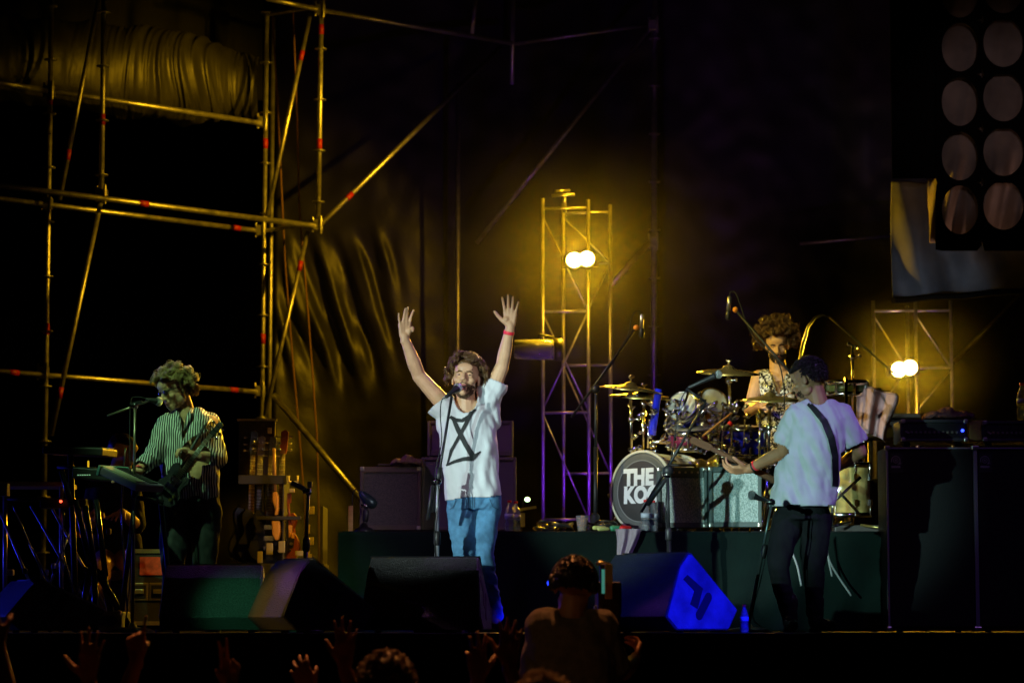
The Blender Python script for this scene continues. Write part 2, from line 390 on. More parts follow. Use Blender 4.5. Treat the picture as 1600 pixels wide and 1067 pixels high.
pipe(T, 'transom', P(408, 362, by(410)), P(494, 347, fy(494)), .022)
pipe(T, 'transom', P(413, 24, by(413)), P(498, 10, fy(498)), .022)
for (u, v, f) in ((160, 305, fy), (497, 352, fy), (74, 318, by), (408, 361, by), (78, 143, by), (411, 191, by), (68, 582, by), (407, 611, by), (501, 16, fy)):
    fitting(T, P(u, v, f(u)))
def rope(pts, Y, label, r=.009):
    p = [P(u, v, Y) for u, v in pts]; o = MB().path(p, r, 6)
    single('rope', o, ropem, label, 'rope', 'ropes hanging beside the scaffold')
rope([(425, 15), (433, 150), (440, 300), (446, 420), (457, 560), (466, 660), (476, 790), (478, 978)], 26.9, 'thin rope hanging just right of the tall scaffold upright')
rope([(458, 20), (464, 180), (468, 330), (478, 450), (488, 580), (495, 680), (498, 800), (499, 979)], 26.7, 'thin rope crossing behind the lower brace, the one nearer the backdrop folds')
# rolled tarpaulin in the upper left
def roll(s, t):
    u = -20 + 425 * s; a = t * pi * 1.15; Y = by(u) + .45
    R = .36 + .05 * N3((s * 9, t * 2, 0), 1)
    sag = 1 - .35 * sm(.72, 1, s)
    w = sm(.22, .60, s); q = s * 26 + t * 1.1 + 1.5 * N3((s * 4, t * 2, 5), 1)
    gath = w * (.085 * (.5 - abs(N3((q, t * .9, 1), 1))) * (.6 + .8 * abs(N3((s * 9, t, 7), 1))) + .03 * (.5 - abs(N3((q * 2.3, t * 1.6, 2), 1)))) + (1 - w) * .02 * N3((s * 30, t * 2, 0), 1)
    c = P(u, 78 + 52 * s, Y)
    R2 = R * sag + gath
    return (c.x, c.y - R2 * sin(a) * .9, c.z + R2 * 1.15 * cos(a) - .05)
single('rolled_tarpaulin', sheet(roll, 340, 46, .008), vinyl, 'wrinkled black tarpaulin rolled along the scaffold at the upper left', 'tarpaulin')
def flap(s, t):
    u = -30 + 440 * s; Y = by(u) + .9
    a = P(u, -60, Y); b = P(u, 105 + 52 * s, Y)
    p = a.lerp(b, t); return (p.x, p.y + .06 * sin(s * 40 + t) + .04 * N3((s * 20, t * 3, 0), 1), p.z)
single('hanging_tarpaulin', sheet(flap, 160, 20, .008), blacks, 'flat black tarpaulin hanging above the rolled one at the upper left', 'tarpaulin')

# rear scaffold uprights in the middle
T = Thing('scaffold', 'faint rear scaffold uprights and long diagonal in front of the backdrop centre', 'scaffold', P(1022, 975, 28.3))
pipe(T, 'upright', P(1023, -20, 28.3), P(1021, 975, 28.3), .03, rosettes=.1)
pipe(T, 'upright', P(716, 130, 28.3), P(714, 975, 28.3), .022)
pipe(T, 'upright', P(802, -20, 28.3), P(800, 132, 28.3), .022)
pipe(T, 'brace', P(745, -20, 28.3), P(737, 60, 28.3), .02)
pipe(T, 'brace', P(1018, 42, 28.3), P(745, 380, 28.3), .022)
pipe(T, 'brace', P(1014, 380, 28.2), P(955, 445, 28.0), .028)
pipe(T, 'ledger', P(800, 70, 28.4), P(1024, 38, 28.5), .018)
pipe(T, 'brace', P(1600, 455, 28.2), P(1492, 565, 28.2), .024)
pipe(T, 'ledger', P(1250, 381, 28.3), P(1400, 368, 28.3), .018)
fitting(T, P(1022, 378, 28.25)); fitting(T, P(1022, 40, 28.25))

# ---- lamp towers
def lamp_pair(T, cs, Y, power):
    for c in cs:
        p = P(c[0], c[1], Y)
        can = T.part('lamp_can', MB().lathe(p + V((0, .02, 0)), (0, 1, 0), [(.075, 0), (.082, .005), (.08, .08), (.05, .15), (.02, .17)], 20), blackmetal)
        T.part('lamp_face', MB().lathe(p + V((0, .005, 0)), (0, 1, 0), [(.046, -.012), (.062, -.002), (.063, .012)], 24), lampface, can)
        light('SPOT', 'blinder_bulb', p + V((0, -.03, 0)), p + V((0, -5, -.5)), power, YEL, .06, 165, .5)
        light('POINT', 'blinder_spill', p + V((0, -.16, 0)), None, power * .028, YEL, .06)  # extra point light added to imitate spill on the tower tubes
    a = P(cs[0][0] - 18, cs[0][1], Y); b = P(cs[-1][0] + 18, cs[-1][1], Y)
    T.part('bracket', MB().bar(a + V((0, .12, 0)), b + V((0, .12, 0)), .03, .12), blackmetal)
def tower(label, cols, Y, top, bot, rungs, diags, lamps, power):
    zb = P(800, bot, Y).z
    T = Thing('lighting_tower', label, 'lighting tower', V((P(cols[0][0], 800, Y).x, Y, 0)), 'lighting towers behind the drums')
    for (u, dy, vt) in cols:
        a = P(u, vt, Y + dy); b = V((a.x, a.y, 0)); T.part('upright', MB().tube(a, b, .0165), galv)
    for (i, j, v) in rungs:
        T.part('rung', MB().tube(P(cols[i][0], v, Y + cols[i][1]), P(cols[j][0], v - 1, Y + cols[j][1]), .013), galv)
    for (i, v0, j, v1) in diags:
        T.part('lacing', MB().tube(P(cols[i][0], v0, Y + cols[i][1]), P(cols[j][0], v1, Y + cols[j][1]), .008), galv)
    lamp_pair(T, lamps, Y - .25, power); return T
T = tower('tall steel lighting tower behind the singer with two yellow lamps near its top', [(848, 0, 310), (880, .35, 318), (919, 0, 312), (953, .35, 320)], 24.5, 310, 979,
      [(0, 2, 326), (1, 3, 333), (0, 2, 487), (1, 3, 412), (0, 2, 645), (1, 3, 571), (0, 2, 812), (1, 3, 740)],
      [(0, 338, 2, 486), (2, 487, 0, 640), (0, 646, 2, 810), (2, 640, 0, 490), (1, 340, 3, 410), (3, 412, 1, 570), (1, 572, 3, 738)], [(897, 406), (917, 404)], 620)
T.part('top_clamp', MB().tube(P(862, 306, 24.4), P(898, 304, 24.4), .014).tube(P(868, 299, 24.4), P(890, 298, 24.5), .012).tube(P(882, 306, 24.4), P(882, 330, 24.6), .02), galv)
tower('shorter steel lighting tower on the right with two yellow lamps, above the bass speaker stack', [(1364, 0, 470), (1417, .35, 478), (1430, 0, 470), (1485, .35, 470)], 24.5, 470, 979,
      [(0, 2, 486), (1, 3, 486), (2, 3, 575), (0, 2, 650)],
      [(0, 492, 1, 575), (2, 492, 3, 574), (3, 578, 2, 645), (1, 578, 0, 650)], [(1405, 577), (1422, 574)], 330)

# stage smoke, its density shaped to add the glow round the lamps
def smoke(name, label, c, rad, dens, seed):
    m = bpy.data.materials.new(name); m.use_nodes = True; nt = m.node_tree; nt.nodes.remove(nt.nodes['Principled BSDF'])
    vo = nt.nodes.new('ShaderNodeVolumePrincipled'); vo.inputs['Color'].default_value = (.92, .92, .92, 1); vo.inputs['Anisotropy'].default_value = .45
    tc = nt.nodes.new('ShaderNodeTexCoord'); ln = nt.nodes.new('ShaderNodeVectorMath'); ln.operation = 'LENGTH'
    mr = nt.nodes.new('ShaderNodeMapRange'); mr.interpolation_type = 'SMOOTHERSTEP'; mr.inputs[1].default_value = 1; mr.inputs[2].default_value = 0; mr.inputs[3].default_value = 0; mr.inputs[4].default_value = dens
    nz = nt.nodes.new('ShaderNodeTexNoise'); nz.noise_dimensions = '4D'; nz.inputs['W'].default_value = seed; nz.inputs['Scale'].default_value = 2.2; nz.inputs['Detail'].default_value = 3
    r2 = nt.nodes.new('ShaderNodeMapRange'); r2.inputs[1].default_value = .3; r2.inputs[2].default_value = .7; r2.inputs[3].default_value = .35; r2.inputs[4].default_value = 1.5
    mu = nt.nodes.new('ShaderNodeMath'); mu.operation = 'MULTIPLY'; L = nt.links.new
    L(tc.outputs['Object'], ln.inputs[0]); L(ln.outputs['Value'], mr.inputs[0]); L(tc.outputs['Object'], nz.inputs['Vector']); L(nz.outputs[0], r2.inputs[0]); L(mr.outputs[0], mu.inputs[0]); L(r2.outputs[0], mu.inputs[1])
    L(mu.outputs[0], vo.inputs['Density']); L(vo.outputs[0], nt.nodes['Material Output'].inputs['Volume'])
    o = single('stage_smoke', MB().ell((0, 0, 0), (1, 1, 1), None, 24, 16), m, kind='stuff'); o.location = c; o.scale = rad; return o
smoke('smoke_centre', '', P(890, 425, 23.6), (2.1, 1.5, 1.7), .0062, 1)
smoke('smoke_right', '', P(1414, 575, 23.6), (1.0, 1.1, .85), .008, 4)
smoke('smoke_left', '', P(620, 480, 25.6), (2.0, 1.4, 2.0), .006, 8)

smoke('smoke_low', '', P(455, 835, 21.0), (.95, .8, .55), .035, 12)

# horizontal cylindrical fixture near the singer's raised hand
T = Thing('stage_lamp', 'unlit cylindrical stage lamp lying sideways on the tall lighting tower', 'stage lamp', P(842, 545, 24.0))
T.part('lamp_barrel', MB().lathe(P(803, 546, 24.0), (1, 0, 0), [(.07, 0), (.085, .01), (.09, .2), (.09, .34), (.075, .35)], 20), glass)
T.part('reflector', MB().lathe(P(806, 546, 24.0), (1, 0, 0), [(.03, 0), (.05, .1), (.06, .3)], 16), alu)
T.part('end_cap', MB().lathe(P(866, 546, 24.0), (1, 0, 0), [(.08, 0), (.10, .005), (.10, .07), (.08, .08)], 20), blackmetal)
T.part('yoke', MB().path([P(866, 528, 24.0), P(842, 522, 24.0), P(842, 522, 24.3), P(849, 540, 24.48)], .012), blackmetal)

# ---- perforated panel at the upper right
def holed_panel():
    T = Thing('perforated_panel', 'hanging black panel pierced by two columns of large round holes at upper right', 'panel', P(1535, 560, 22.0))
    Y = 22.0; n = 40
    def cell(c0, c1, cu, cv, ru, rv, YY):
        mb = MB(); (u0, u1), (v0, v1) = c0, c1
        A = []; B = []
        for j in range(n):
            t = 2 * pi * (j + .5) / n; dx, dy = cos(t), sin(t)
            A.append(P(cu + ru * dx, cv + rv * dy, YY(cu + ru * dx)))
            k = min(((u1 - cu) / dx if dx > 0 else (u0 - cu) / dx) if abs(dx) > 1e-6 else 1e9, ((v1 - cv) / dy if dy > 0 else (v0 - cv) / dy) if abs(dy) > 1e-6 else 1e9)
            B.append(P(cu + k * dx, cv + k * dy, YY(cu + k * dx)))
        off = V((0, .006, 0))
        vs = A + B + [p + off for p in A] + [p + off for p in B]; fs = []
        for j in range(n):
            q = (j + 1) % n
            fs += [(j, q, n + q, n + j), (2 * n + j, 3 * n + j, 3 * n + q, 2 * n + q), (j, 2 * n + j, 2 * n + q, q), (n + j, n + q, 3 * n + q, 3 * n + j)]
        return mb.add(vs, fs, False)
    YY = lambda u: 22.0 + (u - 1535) * .002
    vs = [-10, 74, 159, 244, 328]; ed = [-60, 32, 116.5, 201.5, 286, 392]
    for k in range(5):
        T.part('panel_cell', cell((1462, 1534), (ed[k], ed[k + 1]), 1500, vs[k], 28.5, 38, YY), scrim)
        T.part('panel_cell', cell((1534, 1640), (ed[k], ed[k + 1]), 1568, vs[k] - 7, 31.5, 38, YY), scrim)
    T.part('side_panel', MB().box((P(1425, 97, 22.1).x, 22.0, P(1425, 97, 22).z), (M(74, 22), .012, M(374, 22))), scrim)
    T.part('hanging_wire', MB().tube(P(1470, -60, 22.0), P(1470, -60, 22.0) + V((0, 0, 3)), .006).tube(P(1600, -60, 22.1), P(1600, -60, 22.1) + V((0, 0, 3)), .006), blackmetal)
holed_panel()
def scl(s, t):
    u = 1452 + 200 * s; v = -90 + 470 * t; p = P(u, v, 22.42)
    kf = .15 + .85 * sm(230, 300, v); return (p.x, p.y + kf * (.07 * sin(p.x * 22 - p.z * 5 + 1.5 * N3((p.x, 0, p.z), 1.3)) + .03 * sin(p.x * 47 - p.z * 9)), p.z)
single('inner_cloth', sheet(scl, 120, 60, .008), screencloth, 'brown folded cloth showing through the round holes at upper right', 'cloth')
light('SPOT', 'added_cloth_light', P(1535, 470, 22.25) + V((0, -.02, -.35)), P(1532, 335, 22.42), 26, (1, .50, .32), .05, 95, .9)  # unseen light added behind the panel to brighten the lower cloth
def ban(s, t):
    u0 = 1392 + 3 * t; u = u0 + (1640 - u0) * s; vb = 470 - 18 * s; v = 285 + (vb - 285) * t; p = P(u, v, 23.3)
    return (p.x, p.y + .06 * sin(p.x * 13 + p.z * 5 + 2 * N3((p.x, 0, p.z), .9)) + .03 * N3((p.x * 4, 2, p.z * 2), 1.6), p.z)
T = Thing('banner', 'creased dull grey vinyl banner hanging over the right lighting tower', 'banner', P(1500, 470, 23.3))
T.part('sheet', sheet(ban, 160, 60, .008), greyvinyl)
T.part('hem', MB().path([V(ban(s / 30, 1)) + V((0, -.012, 0)) for s in range(31)], .028, 6), scrim)
light('SPOT', 'cool_banner_light', P(1440, 640, 21.2), P(1450, 455, 23.3), 60, (.7, .82, 1), .06, 30, 1)  # unseen light added to brighten the lower part of the banner

# ------------------------------------------------------------------ band riser
X0, X1 = P(533, 830, 18.5).x, P(1386, 830, 18.5).x
T = Thing('drum_riser', 'long low riser carrying drums and amplifiers, draped in black cloth', 'riser', ((X0 + X1) / 2, 18.6, 0))
nd = 4
for i in range(nd):
    w = (X1 - X0) / nd; T.part('deck', MB().box((X0 + w * (i + .5), 20.1, RZ - .04), (w - .012, 3.1, .08)), floorm, bevel=.004)
for i in range(nd * 2 + 1):
    for y in (18.75, 21.4): T.part('leg', MB().tube((X0 + .06 + (X1 - X0 - .12) * i / (nd * 2), y, 0), (X0 + .06 + (X1 - X0 - .12) * i / (nd * 2), y, RZ - .08), .024), galv)
def skf(s, t):
    x = X0 - .02 + (X1 - X0 + .04) * s; z = (RZ - .012) * (1 - t) + .004
    a = t * (.25 + .75 * sm(0, .5, t))
    y = 18.52 - .012 - a * (.05 + .06 * sin(x * 7.3 + 2.0 * N3((x, 0, t), 1.1) + t * 1.4) + .04 * sin(x * 17 + t * 2.5 + 2 * N3((x, t, 4), .8))) - .02 * N3((x * 3, 0, z * 4), 1.2) * t
    return (x, y, z)
T.part('skirt', sheet(skf, 420, 26, .006), skirtm)
T.part('side_skirt', MB().box((X0 - .012, 20.05, RZ / 2), (.008, 3.0, RZ - .02)), skirtm)

# ------------------------------------------------------------------ generic gear
def monitor(label, u, Y, Wd, yaw, taper=0, h=.43, side=None, back=None, handle=True):
    """floor wedge; (u,Y) is the near end of its back panel's foot; yaw in degrees turns the back panel to the left"""
    o = P(u, 980, Y); o.z = 0; a = radians(yaw)
    ex = V((-cos(a), sin(a), 0)); ey = V((sin(a), cos(a), 0))       # ex runs left along the back panel, ey away
    prof = [(.0, .09), (.115, h - .075), (.185, h), (.215, h), (.60, .13), (.52, .015), (.09, .015)]
    g = lambda x, y, z: o + ex * x + ey * y + V((0, 0, z))
    T = Thing('floor_monitor', label, 'floor monitor', o, 'floor monitor speakers along the stage front')
    L = [g(.0 + taper * z / h, y, z) for y, z in prof]; R = [g(Wd - taper * z / h, y, z) for y, z in prof]
    mb = MB().add(L + R, [tuple(range(7)), tuple(reversed(range(7, 14)))] + [((i + 1) % 7, i, i + 7, (i + 1) % 7 + 7) for i in range(7)], False)
    T.part('cabinet', mb, back or wedgepaint, bevel=.008)
    q = lambda y, z, d=0: g(-.004 - d + taper * z / h, y, z)
    pn = [(.012, .095), (.12, h - .08), (.187, h - .012), (.212, h - .012), (.585, .132), (.512, .025), (.095, .025)]
    T.part('side_panel', MB().prism([q(y, z) for y, z in pn], ex * .01), side or wedgeside)
    if handle:
        br = [(.10, .27), (.15, .31), (.27, .26), (.245, .15), (.18, .165), (.20, .235), (.125, .275)]
        br = [(.14, .30), (.175, .325), (.30, .25), (.255, .135), (.195, .16), (.23, .235)]
        T.part('handle_recess', MB().prism([q(y, z, .003) for y, z in br], ex * .008), rubber)
        pl = []
        A, B = V((.27, .10)), V((.345, .20)); d = (B - A).normalized(); n = V((-d.y, d.x))
        for k in range(9): t = pi * k / 8; c = B + (d * sin(t) + n * cos(t)) * .028; pl.append(c)
        for k in range(9): t = pi * k / 8; c = A + (-d * sin(t) - n * cos(t)) * .028; pl.append(c)
        T.part('port_hole', MB().prism([q(c.x, c.y, .003) for c in pl], ex * .008), rubber)
    gm = MB().prism([g(.03, .205 + .012, h + .002), g(Wd - .03, .217, h + .002), g(Wd - .03, .605, .135), g(.03, .605, .135)], V((0, .004, .006)))
    T.part('grille', gm, blackmetal)
    for x in (.08, Wd - .08): T.part('rubber_foot', MB().tube(g(x, .2, 0), g(x, .2, .016), .02), rubber)
    return T
monitor('green lit floor monitor, its speckled back to the crowd, in front of the guitarist', 410, 16.0, .60, 0, .02, .39, handle=False)
monitor('floor monitor turned sideways beside the green lit one, purple patch on its back', 440, 15.35, .42, 57, .02, .41)
monitor('broad dark floor monitor with chamfered top directly in front of the singer', 752, 15.75, .70, 6, .04, .43)
monitor('floor monitor whose side panel glows saturated blue, near the bass player', 1040, 15.55, .58, 47, 0, .45, side=mat('blue_lit_side_paint', (.16, .16, .17), .55, 0, .4, 60, .45, 7))
monitor('floor monitor cut off by the left edge of the photo', 8, 15.8, .5, 62, 0, .30)

def mic_stand(label, base, top, tip, mictip, r=.009, m=None, tripod=False, Y=None, weight=None, grip=None, tail=None, rb=.13, pole_m=None, group='microphone stands'):
    """base, top (pivot), tip (boom end), mictip are world points"""
    T = Thing('microphone_stand', label, 'microphone stand', base, group); m = m or blackmetal
    base, top, tip, mictip = map(V, (base, top, tip, mictip))
    mid = base.lerp(top, .62)
    T.part('lower_tube', MB().tube(base + V((0, 0, .02)), mid, r * 1.35), pole_m or m)
    T.part('upper_tube', MB().tube(mid, top, r), pole_m or m)
    T.part('clutch', MB().lathe(mid - V((0, 0, .04)), top - mid, [(r * 1.4, 0), (r * 2.1, .01), (r * 2.1, .07), (r * 1.5, .085)], 12), blackplastic)
    T.part('swivel', MB().ell(top, (.022, .022, .022)).tube(top - V((.035, 0, 0)), top + V((.02, 0, 0)), .012), chrome)
    if tripod:
        for k in range(3):
            a = 2 * pi * k / 3 + .5; e = base + V((cos(a) * .3, sin(a) * .3, 0))
            T.part('leg', MB().tube(base + V((0, 0, .13)), e + V((0, 0, .01)), .009), m)
    else:
        T.part('round_base', MB().lathe(base, (0, 0, 1), [(rb, 0), (rb, .012), (rb * .8, .025), (.03, .035), (.016, .06)], 28), m)
    bm = T.part('boom', MB().tube(tip, tail if tail is not None else top + (top - tip).normalized() * .18, r * .85), m)
    if weight: T.part('counterweight', MB().tube(top + (top - tip).normalized() * .16, top + (top - tip).normalized() * .26, .02), blackplastic)
    return T
def dyn_mic(T, a, b, ball=True, m=None):
    """vocal microphone: body from a to b, ball grille at b"""
    a, b = V(a), V(b); d = (b - a).normalized(); L = (b - a).length
    mic = T.part('microphone', MB().lathe(a, d, [(.008, 0), (.011, .004), (.016, L * .65), (.022, L * .86), (.023, L * .9)], 14), blackplastic)
    if ball: T.part('grille_ball', MB().ell(b + d * .004, (.026, .026, .029)), mat('mic_grille', (.45, .47, .46), .35, .8, .8, 500), mic)
    return mic
def cable(T, pts, r=.0035, m=None, parent=None, name='cable'):
    # smooth through the points (Catmull-Rom)
    pts = [V(p) for p in pts]; q = [pts[0]] + pts + [pts[-1]]; out = []
    for i in range(1, len(q) - 2):
        for k in range(6):
            t = k / 6; a, b, c, d = q[i - 1], q[i], q[i + 1], q[i + 2]
            out.append(.5 * ((2 * b) + (c - a) * t + (2 * a - 5 * b + 4 * c - d) * t * t + (3 * b - 3 * c + d - a) * t ** 3))
    out.append(pts[-1]); mb = MB().path(out, r, 6)
    if T is None: return mb
    return T.part(name, mb, m or rubber, parent)

# singer's stand
Yc = 16.12
b = P(681, 975, Yc); b.z = 0
T = mic_stand('chrome and black microphone stand in front of the singer', b, P(684, 752, Yc), P(706, 618, Yc), None or P(706, 618, Yc), pole_m=mat('satin_steel', (.62, .64, .70), .3, .55), r=.0095)
T.part('boom_sleeve', MB().tube(P(684, 756, Yc), P(687, 730, Yc), .018), blackplastic)
dyn_mic(T, P(697, 620, Yc), P(715, 606, Yc + .12))
T.part('hanging_clip', MB().tube(P(676, 758, Yc), P(668, 812, Yc), .010), blackplastic)
cable(T, [P(697, 621, Yc), P(690, 626, Yc), P(688, 650, Yc), P(690, 690, Yc - .02), P(680, 740, Yc - .02), P(686, 770, Yc - .02), P(679, 830, Yc - .02), P(683, 900, Yc - .02), P(690, 979, Yc - .05)])
# guitarist's stand
Yg = 16.8
b = P(207, 979, Yg); b.z = 0
T = mic_stand('thin microphone stand with short boom to the left of the guitarist', b, P(211, 634, Yg), P(233, 626, Yg), None or P(233, 626, Yg), r=.008, m=mat('worn_steel', (.25, .22, .16), .35, .7))
dyn_mic(T, P(228, 624, Yg), P(247, 627, Yg + .03)); 
T.part('clip_bar', MB().bar(P(204, 631, Yg), P(222, 627, Yg), .02, .015), blackmetal)
cable(T, [P(230, 623, Yg), P(213, 620, Yg), P(204, 630, Yg), P(203, 700, Yg), P(205, 800, Yg), P(203, 900, Yg), P(196, 979, Yg)])
# short stand behind the angled monitor
Ys = 16.9
b = P(472, 975, Ys); b.z = 0
T = mic_stand('short black stand with bent microphone behind the angled floor monitor', b, P(482, 768, Ys), P(466, 756, Ys), None or P(466, 756, Ys), r=.011, tail=P(484, 768, Ys))
T.part('holder', MB().bar(P(455, 754, Ys), P(476, 764, Ys), .04, .03).box(P(484, 757, Ys), (.03, .03, .04)), blackmetal, bevel=.006)
# gooseneck mic by the riser
Yq = 18.75
b = P(569, 829, Yq); b.z = RZ
T = mic_stand('low stand holding a bullet shaped microphone at the corner of the left amplifier', b, P(572, 790, Yq), P(563, 775, Yq), None or P(563, 775, Yq), r=.010, rb=.07, tail=P(573, 792, Yq))
T.part('microphone', MB().lathe(P(562, 768, Yq), P(587, 792, Yq) - P(562, 768, Yq), [(.012, 0), (.024, .02), (.036, .07), (.040, .11), (.03, .14), (.012, .15)], 18), mat('teal_metal', (.05, .09, .09), .3, .6))
cable(T, [P(562, 768, Yq), P(556, 764, Yq), P(551, 775, Yq), P(551, 800, Yq), P(549, 829, Yq)])
single('wooden_strip', MB().box(P(548, 810, 18.62) , (.03, .03, .17)), wood, 'small upright amber post at the left corner of the riser', 'post', origin=P(548, 810, 18.62))
# kick / drum stand with long black boom
Yk = 17.95
b = P(1048, 979, Yk); b.z = 0
T = mic_stand('large black microphone stand with long diagonal boom in front of the bass drum', b, P(1043, 742, Yk), P(1103, 628, Yk), None or P(1103, 628, Yk), r=.011, tail=P(1002, 800, Yk + .2), tripod=True)
T.part('boom_grip', MB().tube(P(1040, 748, Yk), P(1012, 788, Yk + .1), .016).ell(P(1044, 735, Yk), (.035, .03, .035)), blackplastic)
dyn_mic(T, P(1075, 606, Yk), P(1122, 585, Yk)); T.part('extension', MB().tube(P(1103, 628, Yk), P(1072, 607, Yk), .008), blackmetal)
cable(T, [P(1075, 606, Yk), P(1064, 625, Yk), P(1058, 660, Yk), P(1048, 720, Yk), P(1040, 800, Yk), P(1050, 900, Yk), P(1056, 979, Yk)])
# bass player's stand
Yb = 16.7
b = P(1168, 979, Yb); b.z = 0
T = mic_stand('slim microphone stand leaning behind the bass player with drooping microphone', b, P(1206, 784, Yb), P(1188, 776, Yb), None or P(1188, 776, Yb), r=.008, tail=P(1208, 786, Yb), m=mat('green_grey_steel', (.16, .22, .20), .35, .7))
dyn_mic(T, P(1198, 783, Yb), P(1176, 774, Yb)); 
cable(T, [P(1198, 783, Yb), P(1210, 792, Yb), P(1204, 830, Yb), P(1190, 900, Yb), P(1176, 960, Yb), P(1190, 979, Yb)])

# amplifiers --------------------------------------------------------
def amp(name, label, cat, rect, Y, depth, body, grille, inset=(6, 10, 6, 6), panel=None, corners=True, handle=True, group=None, knobs=0):
    u0, v0, u1, v1 = rect; a = P(u0, v1, Y); b = P(u1, v0, Y); zc = (a.z + b.z) / 2
    T = Thing(name, label, cat, V(((a.x + b.x) / 2, Y + depth / 2, a.z)), group)
    w, h = b.x - a.x, b.z - a.z; c = V(((a.x + b.x) / 2, Y + depth / 2, zc))
    l, t, r, bt = [M(k, Y) for k in inset]
    T.part('cabinet', MB().box(c + V((0, .02, 0)), (w, depth - .04, h)), body, bevel=.012)
    # frame pieces stand proud of the grille
    T.part('frame_side', MB().box((a.x + l / 2, Y + .01, zc), (l, .03, h)), body, bevel=.006)
    T.part('frame_side', MB().box((b.x - r / 2, Y + .01, zc), (r, .03, h)), body, bevel=.006)
    T.part('frame_top', MB().box((c.x, Y + .01, b.z - t / 2), (w - l - r - .002, .028, t)), panel or body, bevel=.004)
    T.part('frame_bottom', MB().box((c.x, Y + .01, a.z + bt / 2), (w - l - r - .002, .028, bt)), body, bevel=.004)
    T.part('grille_cloth', MB().box((c.x + (l - r) / 2, Y + .017, zc - (t - bt) / 2), (w - l - r, .012, h - t - bt)), grille)
    if corners:
        for x in (a.x + .014, b.x - .014):
            for z in (a.z + .014, b.z - .014): T.part('corner_cap', MB().box((x, Y - .004, z), (.03, .012, .03)), alu, bevel=.006)
    if handle: T.part('handle', MB().path([V((c.x - .1, c.y, b.z)), V((c.x - .09, c.y, b.z + .022)), V((c.x + .09, c.y, b.z + .022)), V((c.x + .1, c.y, b.z))], .009), blackplastic)
    for k in range(knobs):
        T.part('knob', MB().lathe((a.x + l + (w - l - r) * (k + 1) / (knobs + 1), Y - .004, b.z - t / 2), (0, -1, 0), [(.008, 0), (.008, .012), (.006, .014)], 10), cream)
    return T
amp('guitar_amplifier', 'wide brown grilled combo amplifier at the left end of the riser', 'amplifier', (562, 729, 658, 828), 19.0, .3, mat('brown_tolex', (.10, .075, .05), .5, 0, .4, 400), dark_grille, (6, 9, 5, 8), group='amplifiers on the riser')
amp('speaker_cabinet', 'pale grey speaker cabinet standing on the riser right behind the singer', 'speaker cabinet', (658, 714, 807, 828), 19.15, .35, mat('pale_tolex', (.24, .24, .18), .5, 0, .4, 400), mat('grey_grille', (.22, .24, .22), .7, 0, .5, 300), (5, 5, 5, 5), corners=False, handle=False)
amp('amplifier_head', 'pale amplifier head on top of the grey speaker cabinet behind the singer', 'amplifier', (668, 657, 802, 712), 19.2, .28, MATS['pale_tolex'], mat('mauve_panel', (.26, .24, .24), .6), (5, 5, 5, 8), corners=False)
amp('guitar_amplifier', 'dark amplifier with silver grille beside the bass drum, half shadowed by a stand', 'amplifier', (1028, 730, 1105, 824), 18.72, .26, tolex_gray, silver_grille, (5, 16, 5, 8), group='amplifiers on the riser', knobs=6)
amp('guitar_amplifier', 'square silver grilled amplifier next to the bass player hand', 'amplifier', (1108, 729, 1190, 823), 18.66, .26, tolex_gray, silver_grille, (6, 9, 6, 8), group='amplifiers on the riser')

# bass speaker stacks on the right
def logo(T, c, s, parent):
    mb = MB(); pts = []
    for k in range(24):
        a = radians(200 - k * 11.5); pts.append(c + V((cos(a) * s, 0, sin(a) * s)))
    pts.append(c + V((s * 1.28, 0, -s * .62)))
    mb.path(pts, s * .13, 5)
    mb.path([c + V((cos(2 * pi * k / 20) * s * .55, 0, sin(2 * pi * k / 20) * s * .55)) for k in range(21)], s * .10, 5)
    mb.ell(c, (s * .22, .003, s * .22))
    mb.box(c + V((.0, 0, -s * 1.45)), (s * 2.1, .004, s * .5))
    T.part('emblem', mb, mat('emblem_silver', (.34, .33, .30), .5, .2), parent)
for (u0, u1, lab) in ((1388, 1524, 'tall black bass speaker cabinet nearest the drum riser, the left of the pair'), (1528, 1664, 'tall black bass speaker cabinet cut off by the right edge of the photo')):
    Y = 18.2; a = P(u0, 985, Y); b = P(u1, 698, Y); a.z = .012; w = b.x - a.x
    T = Thing('bass_cabinet', lab, 'speaker cabinet', V(((a.x + b.x) / 2, Y, 0)), 'tall bass speaker cabinets')
    c = T.part('cabinet', MB().box(((a.x + b.x) / 2, Y + .23, (a.z + b.z) / 2), (w, .4, b.z - a.z)), tolex, bevel=.01)
    g = T.part('grille_cloth', MB().box(((a.x + b.x) / 2, Y + .022, (a.z + b.z) / 2), (w - .05, .015, b.z - a.z - .05)), mat('black_grille_cloth', (.012, .012, .012), .8, 0, .6, 300))
    for x in (a.x + .008, b.x - .008): T.part('edge_trim', MB().box((x, Y + .014, (a.z + b.z) / 2), (.012, .03, b.z - a.z - .03)), mat('grey_piping', (.30, .28, .34), .35))
    T.part('edge_trim', MB().box(((a.x + b.x) / 2, Y + .014, b.z - .008), (w - .05, .03, .010)), MATS['grey_piping'])
    pl = T.part('badge', MB().box((a.x + .07, Y + .010, b.z - .105), (.085, .006, .125)), blackplastic)
    logo(T, V((a.x + .065, Y + .003, b.z - .09)), .028, pl)
    for x in (a.x + .01, b.x - .01):
        for z in (a.z + .01, b.z - .006): T.part('corner_cap', MB().box((x, Y + .012, z), (.035, .05, .03)), alu, bevel=.007)
    for x in (a.x + .1, b.x - .1): T.part('rubber_foot', MB().tube((x, Y + .2, 0), (x, Y + .2, .014), .02), rubber)
